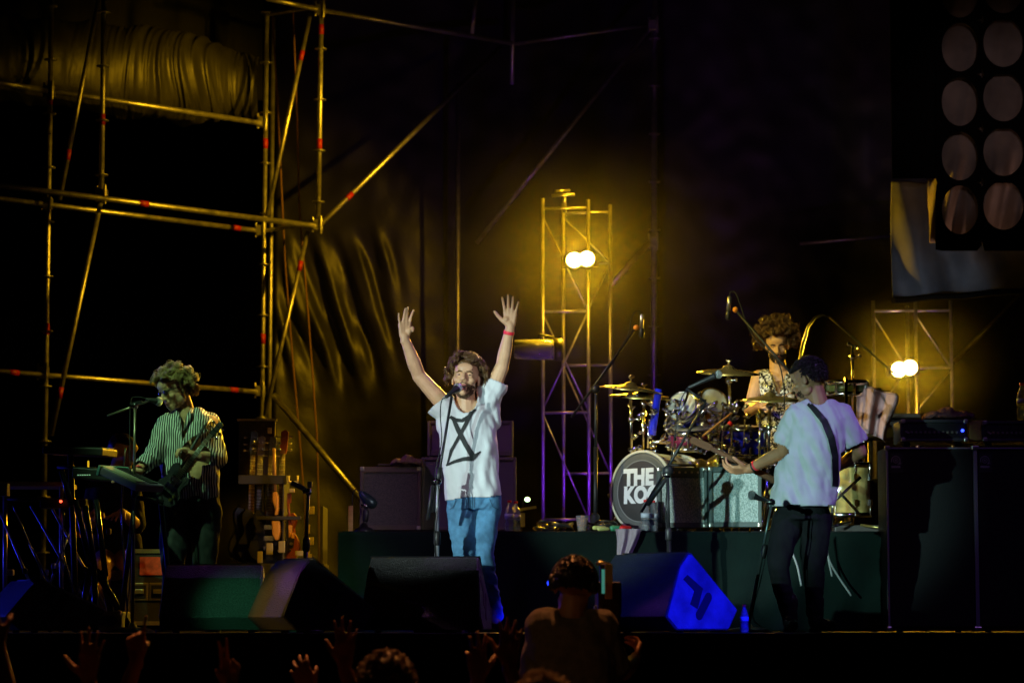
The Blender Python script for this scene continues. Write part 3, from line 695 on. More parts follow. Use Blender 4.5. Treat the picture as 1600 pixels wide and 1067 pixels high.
    # shelf tray between cabinet and head
for (r0, lab, Yh) in (((1408, 655, 1512, 690), 'black bass amplifier head with blue lamp on the left tall cabinet', 18.35), ((1536, 657, 1640, 690), 'black bass amplifier head on the right hand tall cabinet, cut off by the photo', 18.35)):
    a = P(r0[0], r0[3], Yh); b = P(r0[2], r0[1], Yh); zb = P(800, 698, 18.2).z; w = b.x - a.x; cx = (a.x + b.x) / 2; h = b.z - a.z
    T = Thing('bass_amplifier_head', lab, 'amplifier', V((cx, Yh, zb)), 'bass amplifier heads')
    T.part('case', MB().box((cx, Yh + .2, (a.z + b.z) / 2), (w, .36, h)), tolex, bevel=.012)
    T.part('front_frame', MB().box((cx, Yh + .008, b.z - .012), (w, .03, .02)).box((cx, Yh + .008, a.z + .012), (w, .03, .02)), mat('dark_trim', (.06, .06, .06), .35), bevel=.004)
    fp = T.part('face_plate', MB().box((cx, Yh + .014, (a.z + b.z) / 2), (w - .03, .012, h - .06)), mat('black_faceplate', (.03, .03, .03), .4, .5))
    for k in range(11): T.part('knob', MB().lathe((a.x + .07 + k * .030, Yh + .008, (a.z + b.z) / 2 - .012), (0, -1, 0), [(.009, 0), (.009, .012), (.006, .015)], 10), mat('grey_knob', (.22, .20, .15), .4), fp)
    T.part('switch', MB().bar((a.x + .03, Yh, (a.z + b.z) / 2 - .005), (a.x + .055, Yh, (a.z + b.z) / 2 - .018), .012, .01), alu, fp)
    if r0[0] < 1500: T.part('pilot_lamp', MB().lathe((b.x - .035, Yh + .006, (a.z + b.z) / 2), (0, -1, 0), [(.010, 0), (.010, .008), (.004, .012)], 12), led_b, fp)
    for x in (a.x + .014, b.x - .014):
        for z in (a.z + .014, b.z - .014): T.part('corner_cap', MB().box((x, Yh - .004, z), (.032, .02, .03)), alu, bevel=.007)
    for x in (a.x + .05, b.x - .05): T.part('rubber_foot', MB().box((x, Yh + .1, (zb + a.z) / 2), (.04, .04, a.z - zb)), rubber)
single('side_case', MB().box(P(1524, 673, 18.45) + V((0, .1, 0)), (M(24, 18.4), .3, M(32, 18.4))), mat('straw_case', (.42, .30, .05), .6, 0, .6, 90, .25, 12), 'straw coloured box wedged between the two bass amplifier heads', 'box', bevel=.008)
def towel_lump(label, u0, u1, v, Y, m, h, seed, D=.14):
    c0, c1 = P(u0, v, Y), P(u1, v, Y); L = c1.x - c0.x; mb = MB()
    for k in range(9):
        s = k / 8; hh = h * (.55 + .45 * abs(N3((s * 3, seed, 0), 1.7)) + .5 * math.exp(-((s - .45) / .16) ** 2))
        mb.ell((c0.x + L * s, Y + .03 * sin(k * 2 + seed), c0.z + hh * .5), (L * .10, D, hh * .55))
        mb.ell((c0.x + L * s, Y - .05, c0.z + hh * .3), (L * .12, D * .8, hh * .3))
    me = remesh(mb, .008, 4, 'towel', m, disp=lambda p: .012 * N3(p, 26, seed) + .006 * N3(p, 70, seed))
    single('towel', me, m, label, 'towel')
towel_lump('crumpled reddish towel lying on top of the left bass amplifier head', 1449, 1512, 656, 18.5, mat('dull_red_towel', (.26, .11, .10), .95, 0, .8, 160), .075, 3)
towel_lump('small crumpled cloth lying on the left combo amplifier on the riser', 616, 656, 728, 19.1, mat('brown_cloth', (.30, .18, .10), .9, 0, .5, 90), .07, 9)

def bottle(label, u, v, Y, h=.22, z=None, group='water bottles with red caps'):
    p = P(u, v, Y)
    if z is not None: p.z = z
    T = Thing('bottle', label, 'bottle', p, group); R = .034 * h / .22
    T.part('bottle_body', MB().lathe(p, (0, 0, 1), [(R * .85, 0), (R, .008), (R, h * .28), (R * .88, h * .34), (R, h * .42), (R * .98, h * .6), (R * .72, h * .76), (R * .36, h * .88), (R * .36, h * .93)], 20), glass)
    T.part('water', MB().lathe(p + V((0, 0, .006)), (0, 0, 1), [(R * .8, 0), (R * .93, .01), (R * .93, h * .35)], 16), mat('water', (.55, .75, .85), .05, trans=.9, ior=1.33))
    T.part('label_band', MB().lathe(p + V((0, 0, h * .43)), (0, 0, 1), [(R * 1.01, 0), (R * 1.01, h * .14)], 20), mat('pale_label', (.5, .6, .7), .5))
    T.part('screw_cap', MB().lathe(p + V((0, 0, h * .925)), (0, 0, 1), [(R * .45, 0), (R * .45, h * .075)], 14), redcap)
bottle('clear water bottle with red cap behind the singer leg, the left of two', 796, 829, 18.66, .21, RZ)
bottle('clear red capped water bottle beside the singer leg, the right of two', 806, 828, 18.78, .21, RZ)
bottle('blue lit water bottle with red cap standing before the bass drum', 1009, 829, 18.58, .21, RZ)
bottle('blue lit red capped bottle touching the amplifier beside the bass drum', 1021, 828, 18.64, .21, RZ)
bottle('tall bottle standing on the right hand bass amplifier head at the photo edge', 1598, 656, 18.5, .25)
bottle('violet lit bottle on the stage floor at the tip of the blue monitor', 1163, 985, 15.95, .16, 0)
# cup of amber drink
p = P(910, 829, 18.62); p.z = RZ
T = Thing('plastic_cup', 'plastic cup glowing with amber drink on the riser edge', 'cup', p)
T.part('cup_wall', MB().lathe(p, (0, 0, 1), [(.030, 0), (.044, .105), (.041, .105), (.028, .006)], 20), glass)
T.part('drink', MB().lathe(p + V((0, 0, .035)), (0, 0, 1), [(.032, 0), (.039, .055)], 18), mat('amber_drink_deep', (.85, .36, .03), .25, 0, .3, 60, .5, 60))
# pile of cables and bits
for (u0, u1, v, seed, lab) in ((835, 905, 826, 1, 'dark heap of coiled cables on the riser left of the amber cup'), (915, 960, 828, 5, 'small tangle of cables on the riser between the cup and the bass drum')):
    T = None; mb = MB(); random.seed(seed)
    for k in range(5):
        pts = []; cx = random.uniform(u0 + 12, u1 - 12); ry = random.uniform(9, 16)
        for j in range(22):
            a = j * .62 + k; pts.append(P(cx + ry * cos(a) * 1.3, 800, 18.8) * V((1, 0, 0)).x if False else V((P(cx + ry * 1.3 * cos(a), 800, 18.8).x, 18.8 + .09 * sin(a), RZ + .012 + .010 * k + .012 * (1 + sin(j * 1.3)))))
        mb.path(pts, .0065, 6)
    single('cable_coil', mb, mat('shiny_cable', (.02, .02, .02), .22, 0, coat=.6), lab, 'cable', 'cable coils on the riser')
def bean(label, u, v, Y, L, m, z=RZ, r=.014):
    p = P(u, v, Y); single('shaker', MB().cap((p.x - L / 2, Y, z + r), (p.x + L / 2, Y + .03, z + r * 1.1), r, r * .8), m, label, 'shaker', 'small percussion on the riser edge')
bean('pale yellow hand shaker lying on the riser edge, the upper of two', 937, 820, 18.66, .07, mat('pale_yellow', (.55, .6, .2), .4), z=RZ + .012)
bean('pale yellow hand shaker lying nearest the riser lip', 943, 826, 18.55, .06, MATS['pale_yellow'])
bean('green shaker with yellow stripe lying against the towel', 965, 822, 18.6, .07, greenm, r=.02)
bean('small red and white shaker lying beside the folded towel', 978, 820, 18.58, .05, redcap, r=.02)
# towel draped over riser edge
def tw(s, t):
    w = .19 * (1 - .62 * t); x = P(981, 830, 18.4).x + (s - .5) * w + .01 * sin(t * 5) - .02 * t
    z = RZ + .012 - .23 * max(0, t - .15) / .85; y = 18.445 - .01 + .09 * max(0, .15 - t) / .15 + .018 * sin(s * 13 + t * 2)
    return (x, y, z)
single('towel', sheet(tw, 30, 30, .008), towelg, 'grey towel draped over the riser edge below the bass drum', 'towel')
# little lamp and stand on riser behind singer
T = Thing('work_lamp', 'tiny greenish work lamp glowing between the bottles and the lighting tower', 'lamp', V((P(818, 829, 20.8).x, 20.8, RZ)))
T.part('lamp_stem', MB().path([V((P(815, 829, 20.8).x, 20.8, RZ)), P(815, 800, 20.8), P(817, 783, 20.8), P(822, 779, 20.8)], .005), blackmetal)
T.part('lamp_bulb', MB().ell(P(824, 780, 20.8), (.02, .02, .017)), led_g)
single('small_box', MB().box(P(815, 812, 20.6) , (.05, .05, .10)).bar(P(806, 797, 20.6), P(838, 792, 20.6), .03, .02), mat('olive_plastic', (.4, .45, .06), .5), 'little yellow green bracket box below the work lamp', 'box')

# ------------------------------------------------------------------ drum kit
def drum(name, label, c, axis, R, depth, shell, head, lugs=8, hoop=None, group='drums of the kit', bottom=True, legs=None, T=None):
    c = V(c); d, x, y = frame(axis)
    T = Thing(name, label, 'drum', c, group)
    sh = T.part('shell', MB().lathe(c, d, [(R, -depth / 2), (R, depth / 2)], 40), shell)
    hm = hoop or chrome
    for s in ((1, -1) if bottom else (1,)):
        hc = c + d * (s * depth / 2)
        T.part('drum_head', MB().lathe(hc, d * s, [(R * .985, -.004), (R * .985, .006), (R * .9, .009), (.001, .009)], 40), head)
        T.part('hoop', MB().lathe(hc, d * s, [(R + .004, -.022), (R + .012, -.022), (R + .013, .012), (R - .004, .015), (R - .004, .007), (R + .004, .005)], 40), hm)
    for k in range(lugs):
        a = 2 * pi * (k + .3) / lugs; q = x * cos(a) - y * sin(a)
        for s in (1, -1):
            p = c + q * (R + .012) + d * (s * depth * .25)
            T.part('lug', MB().box(p, (.022, .022, .045), Matrix((q, d.cross(q), d)).transposed()).tube(p, c + q * (R + .016) + d * (s * (depth / 2 + .006)), .0035), chrome, bevel=.004)
    return T, d, x, y
KY = 19.0
kc = P(1003, 762, KY); ka = radians(43); ax = V((-sin(ka), -cos(ka), .03)).normalized(); KR = .268
kc.z = RZ + KR + .02
kcen = kc - ax * .2
T, d, x, y = drum('bass_drum', 'bass drum with white band lettering on its dark front head', kcen, ax, KR, .40, shell_y, drumhead, 10, hoopwood)
# front head ring + lettering
fc = kcen + ax * .212
right = V((0, 0, 1)).cross(ax).normalized(); upv = ax.cross(right).normalized()   # right as seen from the front
T.part('head_ring', MB().lathe(fc - ax * .001, ax, [(KR * .80, 0), (KR * .80, .002), (KR * .77, .002), (KR * .77, 0)], 40), mat('grey_ring', (.20, .21, .21), .5))
T.part('head_centre', MB().lathe(fc - ax * .0008, ax, [(KR * .77, 0), (KR * .77, .0015), (.001, .0015)], 40), mat('dark_head_centre', (.075, .072, .075), .45, 0, 0, 10, .2, 8))
def text_part(T, body, size, origin, xd, yd, ext, m, off=.0, sx=1, name='lettering', parent=None):
    cu = bpy.data.curves.new(name, 'FONT'); cu.body = body; cu.size = size; cu.extrude = ext; cu.offset = off; cu.space_character = 1.06; cu.space_line = .80
    ob = bpy.data.objects.new('tmp', cu); COL.objects.link(ob); dg = bpy.context.evaluated_depsgraph_get()
    me = bpy.data.meshes.new_from_object(ob.evaluated_get(dg)); bpy.data.objects.remove(ob)
    xd, yd = V(xd), V(yd); zd = xd.cross(yd)
    for v in me.vertices: q = v.co.copy(); v.co = V(origin) + xd * (q.x * sx) + yd * q.y + zd * q.z - T.loc
    me.materials.clear(); me.materials.append(m); me.name = name
    return T.part(name, me, m, parent)
text_part(T, 'THE\nKOOKS', .150, fc + right * (-.150) + upv * .045 + ax * .003, right, upv, .0012, white_print, .009, .92)
for s in (-1, 1): T.part('spur', MB().tube(kcen + ax * .12 + right * (s * .23) + V((0, 0, -.08)), V((kcen.x, kcen.y, RZ)) + ax * .22 * V((1, 1, 0)).length * .7 + right * (s * .33), .008), chrome)
pl = kcen + ax * .1
T.part('claw', MB().tube(fc + right * -.275 + upv * .05, fc + right * -.275 + upv * .05 - ax * .1, .012).tube(fc + right * -.29 + upv * -.02, fc + right * -.29 + upv * -.02 - ax * .08, .014), chrome)

tax = V((-.25, -.52, .62))
drum('rack_tom', 'white headed rack tom with blue shell above the bass drum, the left one', P(1071, 645, 19.35), V((-.30, -.80, .35)), .108, .19, shell_b, tomhead, 6)
drum('rack_tom', 'rack tom with amber shell right of the white headed one', P(1107, 637, 19.5), V((.35, -.75, .45)), .100, .17, shell_r, tomhead, 6)
drum('snare_drum', 'shallow drum with red and blue shell above the bass drum and below the toms', P(1080, 684, 19.3), V((-.05, -.25, 1)), .155, .12, mat('violet_red_shell', (.16, .015, .06), .25, 0, 0, 10, .9, 7, coat=.7), tomhead, 8)
drum('floor_tom', 'blue floor tom between the cymbal stands in front of the drummer', P(1160, 690, 19.5), V((.02, -.12, 1)), .17, .20, shell_b, tomhead, 8)
drum('floor_tom', 'floor tom with clear amber shell to the right behind the bass player', P(1322, 765, 19.6), V((0, -.05, 1)), .17, .36, mat('clear_amber_shell', (.45, .35, .12), .15, 0, 0, 10, .4, 9, coat=.7), tomhead, 8)
drum('hand_drum', 'small dark drum on a stand right of the bass player head', P(1322, 606, 20.0), V((0, -.1, 1)), .15, .09, mat('dark_green_shell', (.05, .07, .03), .3, .3), blackplastic, 8)

def cyl_stand(T, base, top, r=.011, legs=True, m=None):
    base, top = V(base), V(top); m = m or chrome; h = (top - base).length; d = (top - base).normalized()
    T.part('stand_tube', MB().tube(base + V((0, 0, .05)), base.lerp(top, .5), r * 1.3), m)
    T.part('stand_tube', MB().tube(base.lerp(top, .5), top, r), m)
    for t in (.5, .78, .94):
        c = base.lerp(top, t)
        T.part('wing_joint', MB().lathe(c, d, [(r * 1.3, -.02), (r * 2.1, -.012), (r * 2.1, .012), (r * 1.3, .02)], 12).tube(c, c + V((.045, -.02, .004)), .006).ell(c + V((.05, -.022, .004)), (.012, .005, .016)), m)
    if legs:
        for k in range(3):
            a = 2 * pi * k / 3 + .3; e = V((base.x + cos(a) * .26, base.y + sin(a) * .26, base.z + .008))
            T.part('leg', MB().tube(base + V((0, 0, .30)), e, .008).tube(base + V((0, 0, .1)), base.lerp(e, .5) + V((0, 0, .12)), .005), m)
def cymbal(label, c, tilt, R, base, gap=0, m=gold, name='cymbal'):
    c = V(c); ax = V(tilt).normalized(); T = Thing(name, label, 'cymbal', base, 'cymbals of the drum kit')
    pf = [(R, -.028), (R * .75, -.014), (R * .35, -.002), (R * .20, .006), (R * .15, .022), (R * .06, .030), (.006, .031), (.006, .028), (R * .06, .027), (R * .14, .019), (R * .19, .003), (R * .35, -.005), (R * .75, -.017), (R * .995, -.030)]
    T.part('cymbal_disc', MB().lathe(c, ax, pf, 48), m)
    if gap: T.part('cymbal_disc', MB().lathe(c - ax * gap, -ax, pf, 48), m)
    T.part('wing_nut', MB().tube(c + ax * .03, c + ax * .075, .007).ell(c + ax * .065, (.022, .009, .012)), chrome)
    cyl_stand(T, base, c - ax * .01); return T
def onr(u, Y): return V((P(u, 800, Y).x, Y, RZ))
cymbal('upper thin yellow cymbal at the left end of the drum kit', P(985, 603, 19.25), (.10, -.10, 1), .23, onr(989, 19.3))
cymbal('lower cymbal overlapping the upper one at the left end of the drum kit', P(1006, 615, 19.45), (.06, -.13, 1), .25, onr(1004, 19.5))
cymbal('large crash cymbal in front of the drummer chest', P(1138, 577, 19.3), (.03, -.17, 1), .225, onr(1151, 19.3))
cymbal('dull ride cymbal half hidden by the bass player shoulder', P(1203, 619, 19.1), (-.01, -.15, 1), .21, onr(1197, 19.1))
# tube; the blue light on it is painted as its colour
single('drum_post', MB().tube(P(1019, 680, 19.2), P(1029, 608, 19.2), .026, .026, 20), mat('blue_lit_tube', (.02, .03, .75), .22, 0, 0, 10, .25, 16, coat=.8), 'upright glossy tube painted with blue light above the bass drum', 'tube')
T = Thing('drum_rack', 'chrome rack of clamps and tubes holding the toms over the bass drum', 'drum hardware', onr(1055, 19.4))
random.seed(11)
T.part('rack_tube', MB().tube(P(1018, 690, 19.35), P(1130, 694, 19.5), .016), chrome)
T.part('rack_tube', MB().tube(onr(1055, 19.45), P(1052, 640, 19.45), .014), chrome)
T.part('rack_tube', MB().tube(onr(1128, 19.6), P(1122, 640, 19.6), .014), chrome)
T.part('rack_arm', MB().tube(P(1060, 660, 19.2), P(1076, 612, 19.2), .009), chrome)
T.part('rack_arm', MB().tube(P(1122, 670, 19.2), P(1145, 645, 19.2), .006), chrome)
for (u, v0, v1, Yq, r) in ((1075, 700, 668, 19.1, .009), (1128, 720, 628, 19.2, .008), (1186, 735, 640, 19.15, .009), (1012, 700, 655, 19.2, .008), (1162, 700, 655, 19.3, .007)):
    T.part('rack_post', MB().tube(P(u, v0, Yq), P(u + 2, v1, Yq), r), chrome)
for k in range(115):
    u = random.choice([1046, 1052, 1058, 1020, 1112, 1120, 1095, 1150, 1168, 1188, 1040, 1064, 1100, 1108, 1085, 1135, 988, 1003]) + random.uniform(-5, 5); v = random.uniform(625, 706); Yr = random.uniform(19.05, 19.35); c = P(u, v, Yr)
    T.part('clamp', MB().tube(c, c + V((random.uniform(-.03, .03), random.uniform(-.02, .02), random.uniform(-.03, .03))) * 1.2, random.uniform(.007, .013)).ell(c, (random.uniform(.012, .02),) * 3, None, 8, 6).tube(c - V((.022, 0, 0)), c + V((.022, 0, .008)), .005), chrome)
# small mic clipped to drum
T = Thing('drum_microphone', 'small clip-on microphone with red ring beside the middle cymbal stand', 'microphone', P(1140, 665, 19.1))
T.part('mic_body', MB().tube(P(1132, 670, 19.0), P(1147, 657, 19.0), .018), blackplastic); T.part('mic_ring', MB().tube(P(1139, 664, 19.0), P(1143, 660, 19.0), .0195), redcap)
single('drum_stick', MB().tube(P(1098, 681, 19.1), P(1143, 645, 18.95), .007, .005), wood, 'pale drum stick resting across the rim below the crash cymbal', 'drum stick')
# golden vase shaped percussion under snare
T = Thing('hand_bell', 'round golden bell sitting on the bass drum side', 'bell', P(1104, 722, 18.95))
T.part('bell_body', MB().lathe(P(1104, 727, 18.95), (.9, -.2, .1), [(.02, -.09), (.05, -.07), (.055, -.03), (.035, 0), (.05, .03), (.075, .08), (.08, .1)], 24), mat('polished_gold', (.8, .62, .15), .15, .9))
# hi-hat / percussion stand on the right + gooseneck
T = Thing('percussion_stand', 'chrome stand rising above the small dark drum beside the towel', 'stand', onr(1333, 20.1))
cyl_stand(T, onr(1333, 20.1), P(1332, 540, 20.1)); T.part('stand_tip', MB().tube(P(1326, 538, 20.1), P(1337, 541, 20.1), .008).ell(P(1326, 538, 20.1), (.014, .014, .018)).ell(P(1337, 542, 20.1), (.012, .012, .02)), chrome)
T.part('side_post', MB().tube(onr(1322, 19.8), P(1322, 590, 19.8), .012), chrome)
T = Thing('gooseneck', 'curved shiny tube arching up behind the drummer with a thin rod to the right lamp', 'curved stand', onr(1245, 20.9))
T.part('neck_tube', MB().path([onr(1245, 20.9), P(1243, 600, 20.9), P(1250, 560, 20.9), P(1256, 532, 20.9), P(1263, 510, 20.9), P(1273, 497, 20.9), P(1286, 492, 20.9), P(1296, 495, 20.9)], [.012, .012, .012, .012, .011, .010, .009, .008], 10), mat('dull_chrome', (.10, .13, .20), .35, .6))
T.part('thin_rod', MB().path([P(1296, 495, 20.9), P(1330, 525, 20.9), P(1400, 585, 20.9)], .008, 6), mat('pale_rod', (.25, .27, .27), .45, .3))
# overhead mics
def overhead(label, base, piv, tip, mic0, mic1, loop, tail, group='overhead drum microphones'):
    T = Thing('overhead_microphone', label, 'microphone', base, group)
    T.part('lower_tube', MB().tube(base, V(base).lerp(V(piv), .6), .014), blackmetal); T.part('upper_tube', MB().tube(V(base).lerp(V(piv), .6), piv, .010), blackmetal)
    T.part('base', MB().lathe(base, (0, 0, 1), [(.14, 0), (.14, .01), (.04, .03), (.032, .12), (.014, .14)], 20), blackmetal)
    T.part('swivel', MB().ell(piv, (.03, .025, .03)), blackmetal)
    T.part('boom', MB().tube(tail, tip, .009), blackmetal)
    T.part('orange_clip', MB().ell(tip, (.020, .02, .020)), orange)
    m = T.part('microphone', MB().lathe(mic0, V(mic1) - V(mic0), [(.008, 0), (.015, .008), (.015, .10)], 14), alu)
    T.part('foam_tip', MB().lathe(V(mic0) + (V(mic1) - V(mic0)).normalized() * .10, V(mic1) - V(mic0), [(.015, 0), (.017, .01), (.017, .055), (.008, .065)], 14), blackplastic, m)
    cable(T, loop, .0045)
Y1 = 19.0
overhead('overhead microphone on a long boom left of the drum kit, pointing down', onr(930, Y1), P(931, 608, Y1), P(994, 512, Y1), P(1003, 491, Y1), P(1002, 530, Y1),
         [P(1003, 491, Y1), P(1000, 486, Y1), P(992, 487, Y1), P(986, 500, Y1), P(982, 522, Y1), P(965, 555, Y1), P(940, 592, Y1)], P(893, 652, Y1))
Y2 = 18.9
overhead('overhead microphone on a boom above the crash cymbal, pointing down', V((P(1262, 800, Y2).x, Y2, RZ)), P(1262, 612, Y2), P(1149, 484, Y2), P(1140, 463, Y2), P(1137, 500, Y2),
         [P(1140, 463, Y2), P(1142, 456, Y2), P(1150, 459, Y2), P(1158, 480, Y2), P(1168, 508, Y2), P(1185, 535, Y2), P(1215, 565, Y2), P(1224, 600, Y2), P(1226, 640, Y2)], P(1290, 645, Y2))
# towel hung to the right of bass player
def tw2(s, t):
    w = .30 * (1 - .25 * sm(.1, .9, t) * s); p = P(1338, 606, 19.9)
    return (p.x + s * w * (1 - .1 * t), 19.9 - .02 + .035 * sin(s * 12 + t * 1.6) - .03 * t + .07 * (t < .04), p.z - .36 * t * (1 - .15 * s * (1 - s)) + .02 * sin(s * 4 + .5) - .02 * s)
T = Thing('towel', 'pink towel hanging over a stand to the right of the bass player', 'towel', P(1355, 640, 19.9))
T.part('cloth', sheet(tw2, 40, 36, .01), towelm)
# dark equipment behind the towel
T = Thing('equipment_rack', 'dark equipment rack behind the bass player carrying the towel', 'rack', V((P(1352, 979, 20.2).x, 20.2, RZ)))
T.part('rack_case', MB().box((P(1352, 700, 20.2).x, 20.25, (RZ + P(0, 750, 20.2).z) / 2), (.22, .5, P(0, 750, 20.2).z - RZ)), blacks, bevel=.01)
T.part('towel_rail', MB().tube(P(1333, 608, 19.98), P(1377, 608, 19.98), .01).tube(P(1350, 608, 19.98), P(1350, 760, 19.98), .01), chrome)
T = Thing('percussion_shelf', 'dark low shelf of equipment behind the bass amplifier heads', 'shelf', V((P(1385, 979, 21.5).x, 21.5, 0)))
T.part('shelf_top', MB().box(P(1400, 652, 21.2), (.55, .4, .03)), case_lam, bevel=.005); T.part('shelf_body', MB().box(P(1400, 672, 21.3) - V((0, 0, .0)), (.5, .35, .14)), blackplastic, bevel=.01)
for s in (-.2, .2): T.part('leg', MB().tube(P(1400, 680, 21.3) + V((s, 0, 0)), V((P(1400, 680, 21.3).x + s, 21.3, 0)), .02), blackmetal)
# drum throne and floor hardware right
T = Thing('drum_hardware_case', 'low dark tray with loose chrome hardware at the right end of the riser', 'case', onr(1330, 19.0))
T.part('tray', MB().box(onr(1340, 19.1) + V((0, 0, .03)), (.35, .3, .05)), case_lam, bevel=.005)
T.part('chrome_bar', MB().tube(P(1345, 820, 18.9), P(1386, 826, 18.8), .009), gold)
T.part('chrome_bar', MB().tube(P(1300, 822, 18.8), P(1330, 815, 18.9), .010), chrome)
for k, (a, b) in enumerate((((1285, 800), (1345, 745)), ((1290, 745), (1345, 805)), ((1302, 760), (1300, 820)))):
    T.part('folded_leg', MB().tube(P(*a, 19.0), P(*b, 19.0), .010), chrome)
# cables hanging from riser end
for k, pts in enumerate((((1240, 830), (1238, 860), (1246, 885), (1252, 915)), ((1290, 835), (1294, 870), (1300, 900)), ((1289, 840), (1298, 880), (1330, 930)))):
    single('hanging_cable', cable(None, [P(u, v, 18.4) for u, v in pts], .007), mat('pale_cable', (.35, .36, .34), .4), ['pale cable dangling from the riser between the bass player legs', 'pale cable dangling off the riser just right of the bass player', 'thin cable trailing from the riser towards the bass cabinet'][k], 'cable')
# green hanging cloth right

# ------------------------------------------------------------------ people
def pix(p):
    c = p - V((0, 0, CAMZ)); y = c.y * cos(PITCH) + c.z * sin(PITCH); z = -c.y * sin(PITCH) + c.z * cos(PITCH)
    return 800 + FPX * c.x / y, 533.5 - FPX * z / y
def headmat(yaw=0, pitch=0, roll=0):
    base = Matrix(((-1, 0, 0), (0, -1, 0), (0, 0, 1)))
    return Matrix.Rotation(radians(yaw), 3, 'Z') @ base @ Matrix.Rotation(radians(pitch), 3, 'X') @ Matrix.Rotation(radians(roll), 3, 'Y')
def head_shapes(mb, c, R, s=1):
    """c: centre of the head at eye height; local x = person's right, y = forward, z = up"""
    e = lambda p, r: mb.ell(V(c) + R @ (V(p) * s), V(r) * s, R, 18, 12)
    k = lambda a, b, r0, r1: mb.cap(V(c) + R @ (V(a) * s), V(c) + R @ (V(b) * s), r0 * s, r1 * s)
    e((0, -.018, .035), (.075, .096, .083)); e((0, .018, -.035), (.062, .070, .078)); e((0, .03, -.075), (.045, .05, .042))
    e((0, .066, -.104), (.024, .022, .020))
    for x in (-1, 1):
        e((x * .046, .005, -.068), (.018, .036, .030)); e((x * .040, .060, -.028), (.023, .022, .020)); e((x * .077, -.012, -.012), (.009, .020, .032))
        k((x * .012, .084, .022), (x * .044, .070, .022), .010, .008); e((x * .013, .096, -.036), (.009, .011, .008))
        e((x * .030, .062, .002), (.020, .016, .013))
    k((0, .084, .016), (0, .110, -.030), .0085, .0125); e((0, .078, .045), (.05, .02, .03))
    e((0, .086, -.056), (.026, .012, .010)); e((0, .082, -.088), (.024, .014, .012))
def face_parts(T, c, R, s=1, brow=brown_hair, mouth_open=.4, eyes=True, closed=False):
    c = V(c); q = lambda p: c + R @ (V(p) * s)
    for x in (-1, 1):
        if eyes:
            e = T.part('eye', MB().ell(q((x * .031, .0700, .001)), (.0125 * s, .0095 * s, .0045 * s), R), eyew if not closed else MATS.get('eyelid', mat('eyelid', (.38, .22, .15), .5)))
            if not closed: T.part('pupil', MB().ell(q((x * .031, .0765, .001)), (.0060 * s, .004 * s, .0044 * s), R), eyed, e)
        T.part('eyebrow', MB().path([q((x * .013, .093, .017)), q((x * .030, .090, .021)), q((x * .048, .074, .014))], [.004 * s, .0048 * s, .003 * s], 6), brow)
    T.part('lips', MB().path([q((x * .024, .098 - abs(x) * .012, -.066 + .002 * abs(x))) for x in (-1, -.5, 0, .5, 1)], [.003 * s, .006 * s, .0065 * s, .006 * s, .003 * s], 8)
           .path([q((x * .021, .096 - abs(x) * .012, -.078 - mouth_open * .014)) for x in (-1, -.5, 0, .5, 1)], [.003 * s, .006 * s, .007 * s, .006 * s, .003 * s], 8), lips)
    if mouth_open > .1: T.part('mouth', MB().ell(q((0, .090, -.073 - mouth_open * .006)), (.018 * s, .008 * s, (.004 + .009 * mouth_open) * s), R), mouthd)
def curls(mb, c, rad, R, pred, n, L, cr, r=.0032, seed=1, droop=.2, base=True, turns=1.6, clumps=0):
    """curly hair: strands wound into locks (clumps), every tenth strand a loose flyaway"""
    rnd = random.Random(seed); c = V(c); k = 0; per = max(1, n // clumps) if clumps else 1
    while k < n:
        d = V((rnd.gauss(0, 1), rnd.gauss(0, 1), rnd.gauss(0, 1))).normalized()
        if not pred(d): continue
        out = (R @ d).normalized(); t = V((rnd.gauss(0, 1), rnd.gauss(0, 1), rnd.gauss(0, 1))); t = (t - out * t.dot(out)).normalized(); b = out.cross(t)
        l0 = L * rnd.uniform(.6, 1.15); q0 = cr * rnd.uniform(.55, 1.25); ph0 = rnd.uniform(0, 6); tn0 = turns * rnd.uniform(.7, 1.3); root0 = c + R @ V((d.x * rad[0], d.y * rad[1], d.z * rad[2]))
        for m in range(per):
            k += 1; fly = per > 1 and m % 10 == 9
            root = root0 + (t * rnd.gauss(0, .006) + b * rnd.gauss(0, .006) if per > 1 else V((0, 0, 0)))
            l = l0 * rnd.uniform(.85, 1.1) * (1.25 if fly else 1); q = q0 * rnd.uniform(.75, 1.15); ph = ph0 + rnd.gauss(0, .35 if not fly else 2); tn = tn0 * rnd.uniform(.93, 1.07); pts = []
            for i in range(11):
                f = i / 10; a = ph + tn * 2 * pi * f
                pts.append(root + out * (l * sin(f * 1.9) / .95 * .9) + t * (l * .35 * f * f) + (t * cos(a) + b * sin(a)) * q * min(1, f * 3) - V((0, 0, droop * l * f * f)))
            rr = r * (.6 if fly else 1); mb.path(pts, [rr * 1.15] * 8 + [rr, rr * .7, rr * .35], 4 if per == 1 else 3)
    return mb
def hairmass(c, rad, R, pred, seed, amp=.010, freq=28):
    mb = MB(); bm = bmesh.new(); bmesh.ops.create_icosphere(bm, subdivisions=5, radius=1)
    for v in bm.verts:
        d = v.co.normalized(); p = V(c) + R @ V((d.x * rad[0], d.y * rad[1], d.z * rad[2]))
        v.co = p + (R @ d) * (amp * N3(p, freq, seed) + amp * .6 * N3(p, freq * 2.3, seed))
        if not pred(d): v.co = V(c) + (v.co - V(c)) * .72
    bm.verts.ensure_lookup_table(); mb.add([v.co for v in bm.verts], [[v.index for v in f.verts] for f in bm.faces]); bm.free(); return mb
def arm(mb, sh, el, wr, r=(.054, .043, .041, .027)):
    sh, el, wr = V(sh), V(el), V(wr)
    mb.cap(sh, el, r[0], r[1]); mb.cap(el, el.lerp(wr, .35), r[1] * .92, r[2]); mb.cap(el.lerp(wr, .35), wr, r[2], r[3])
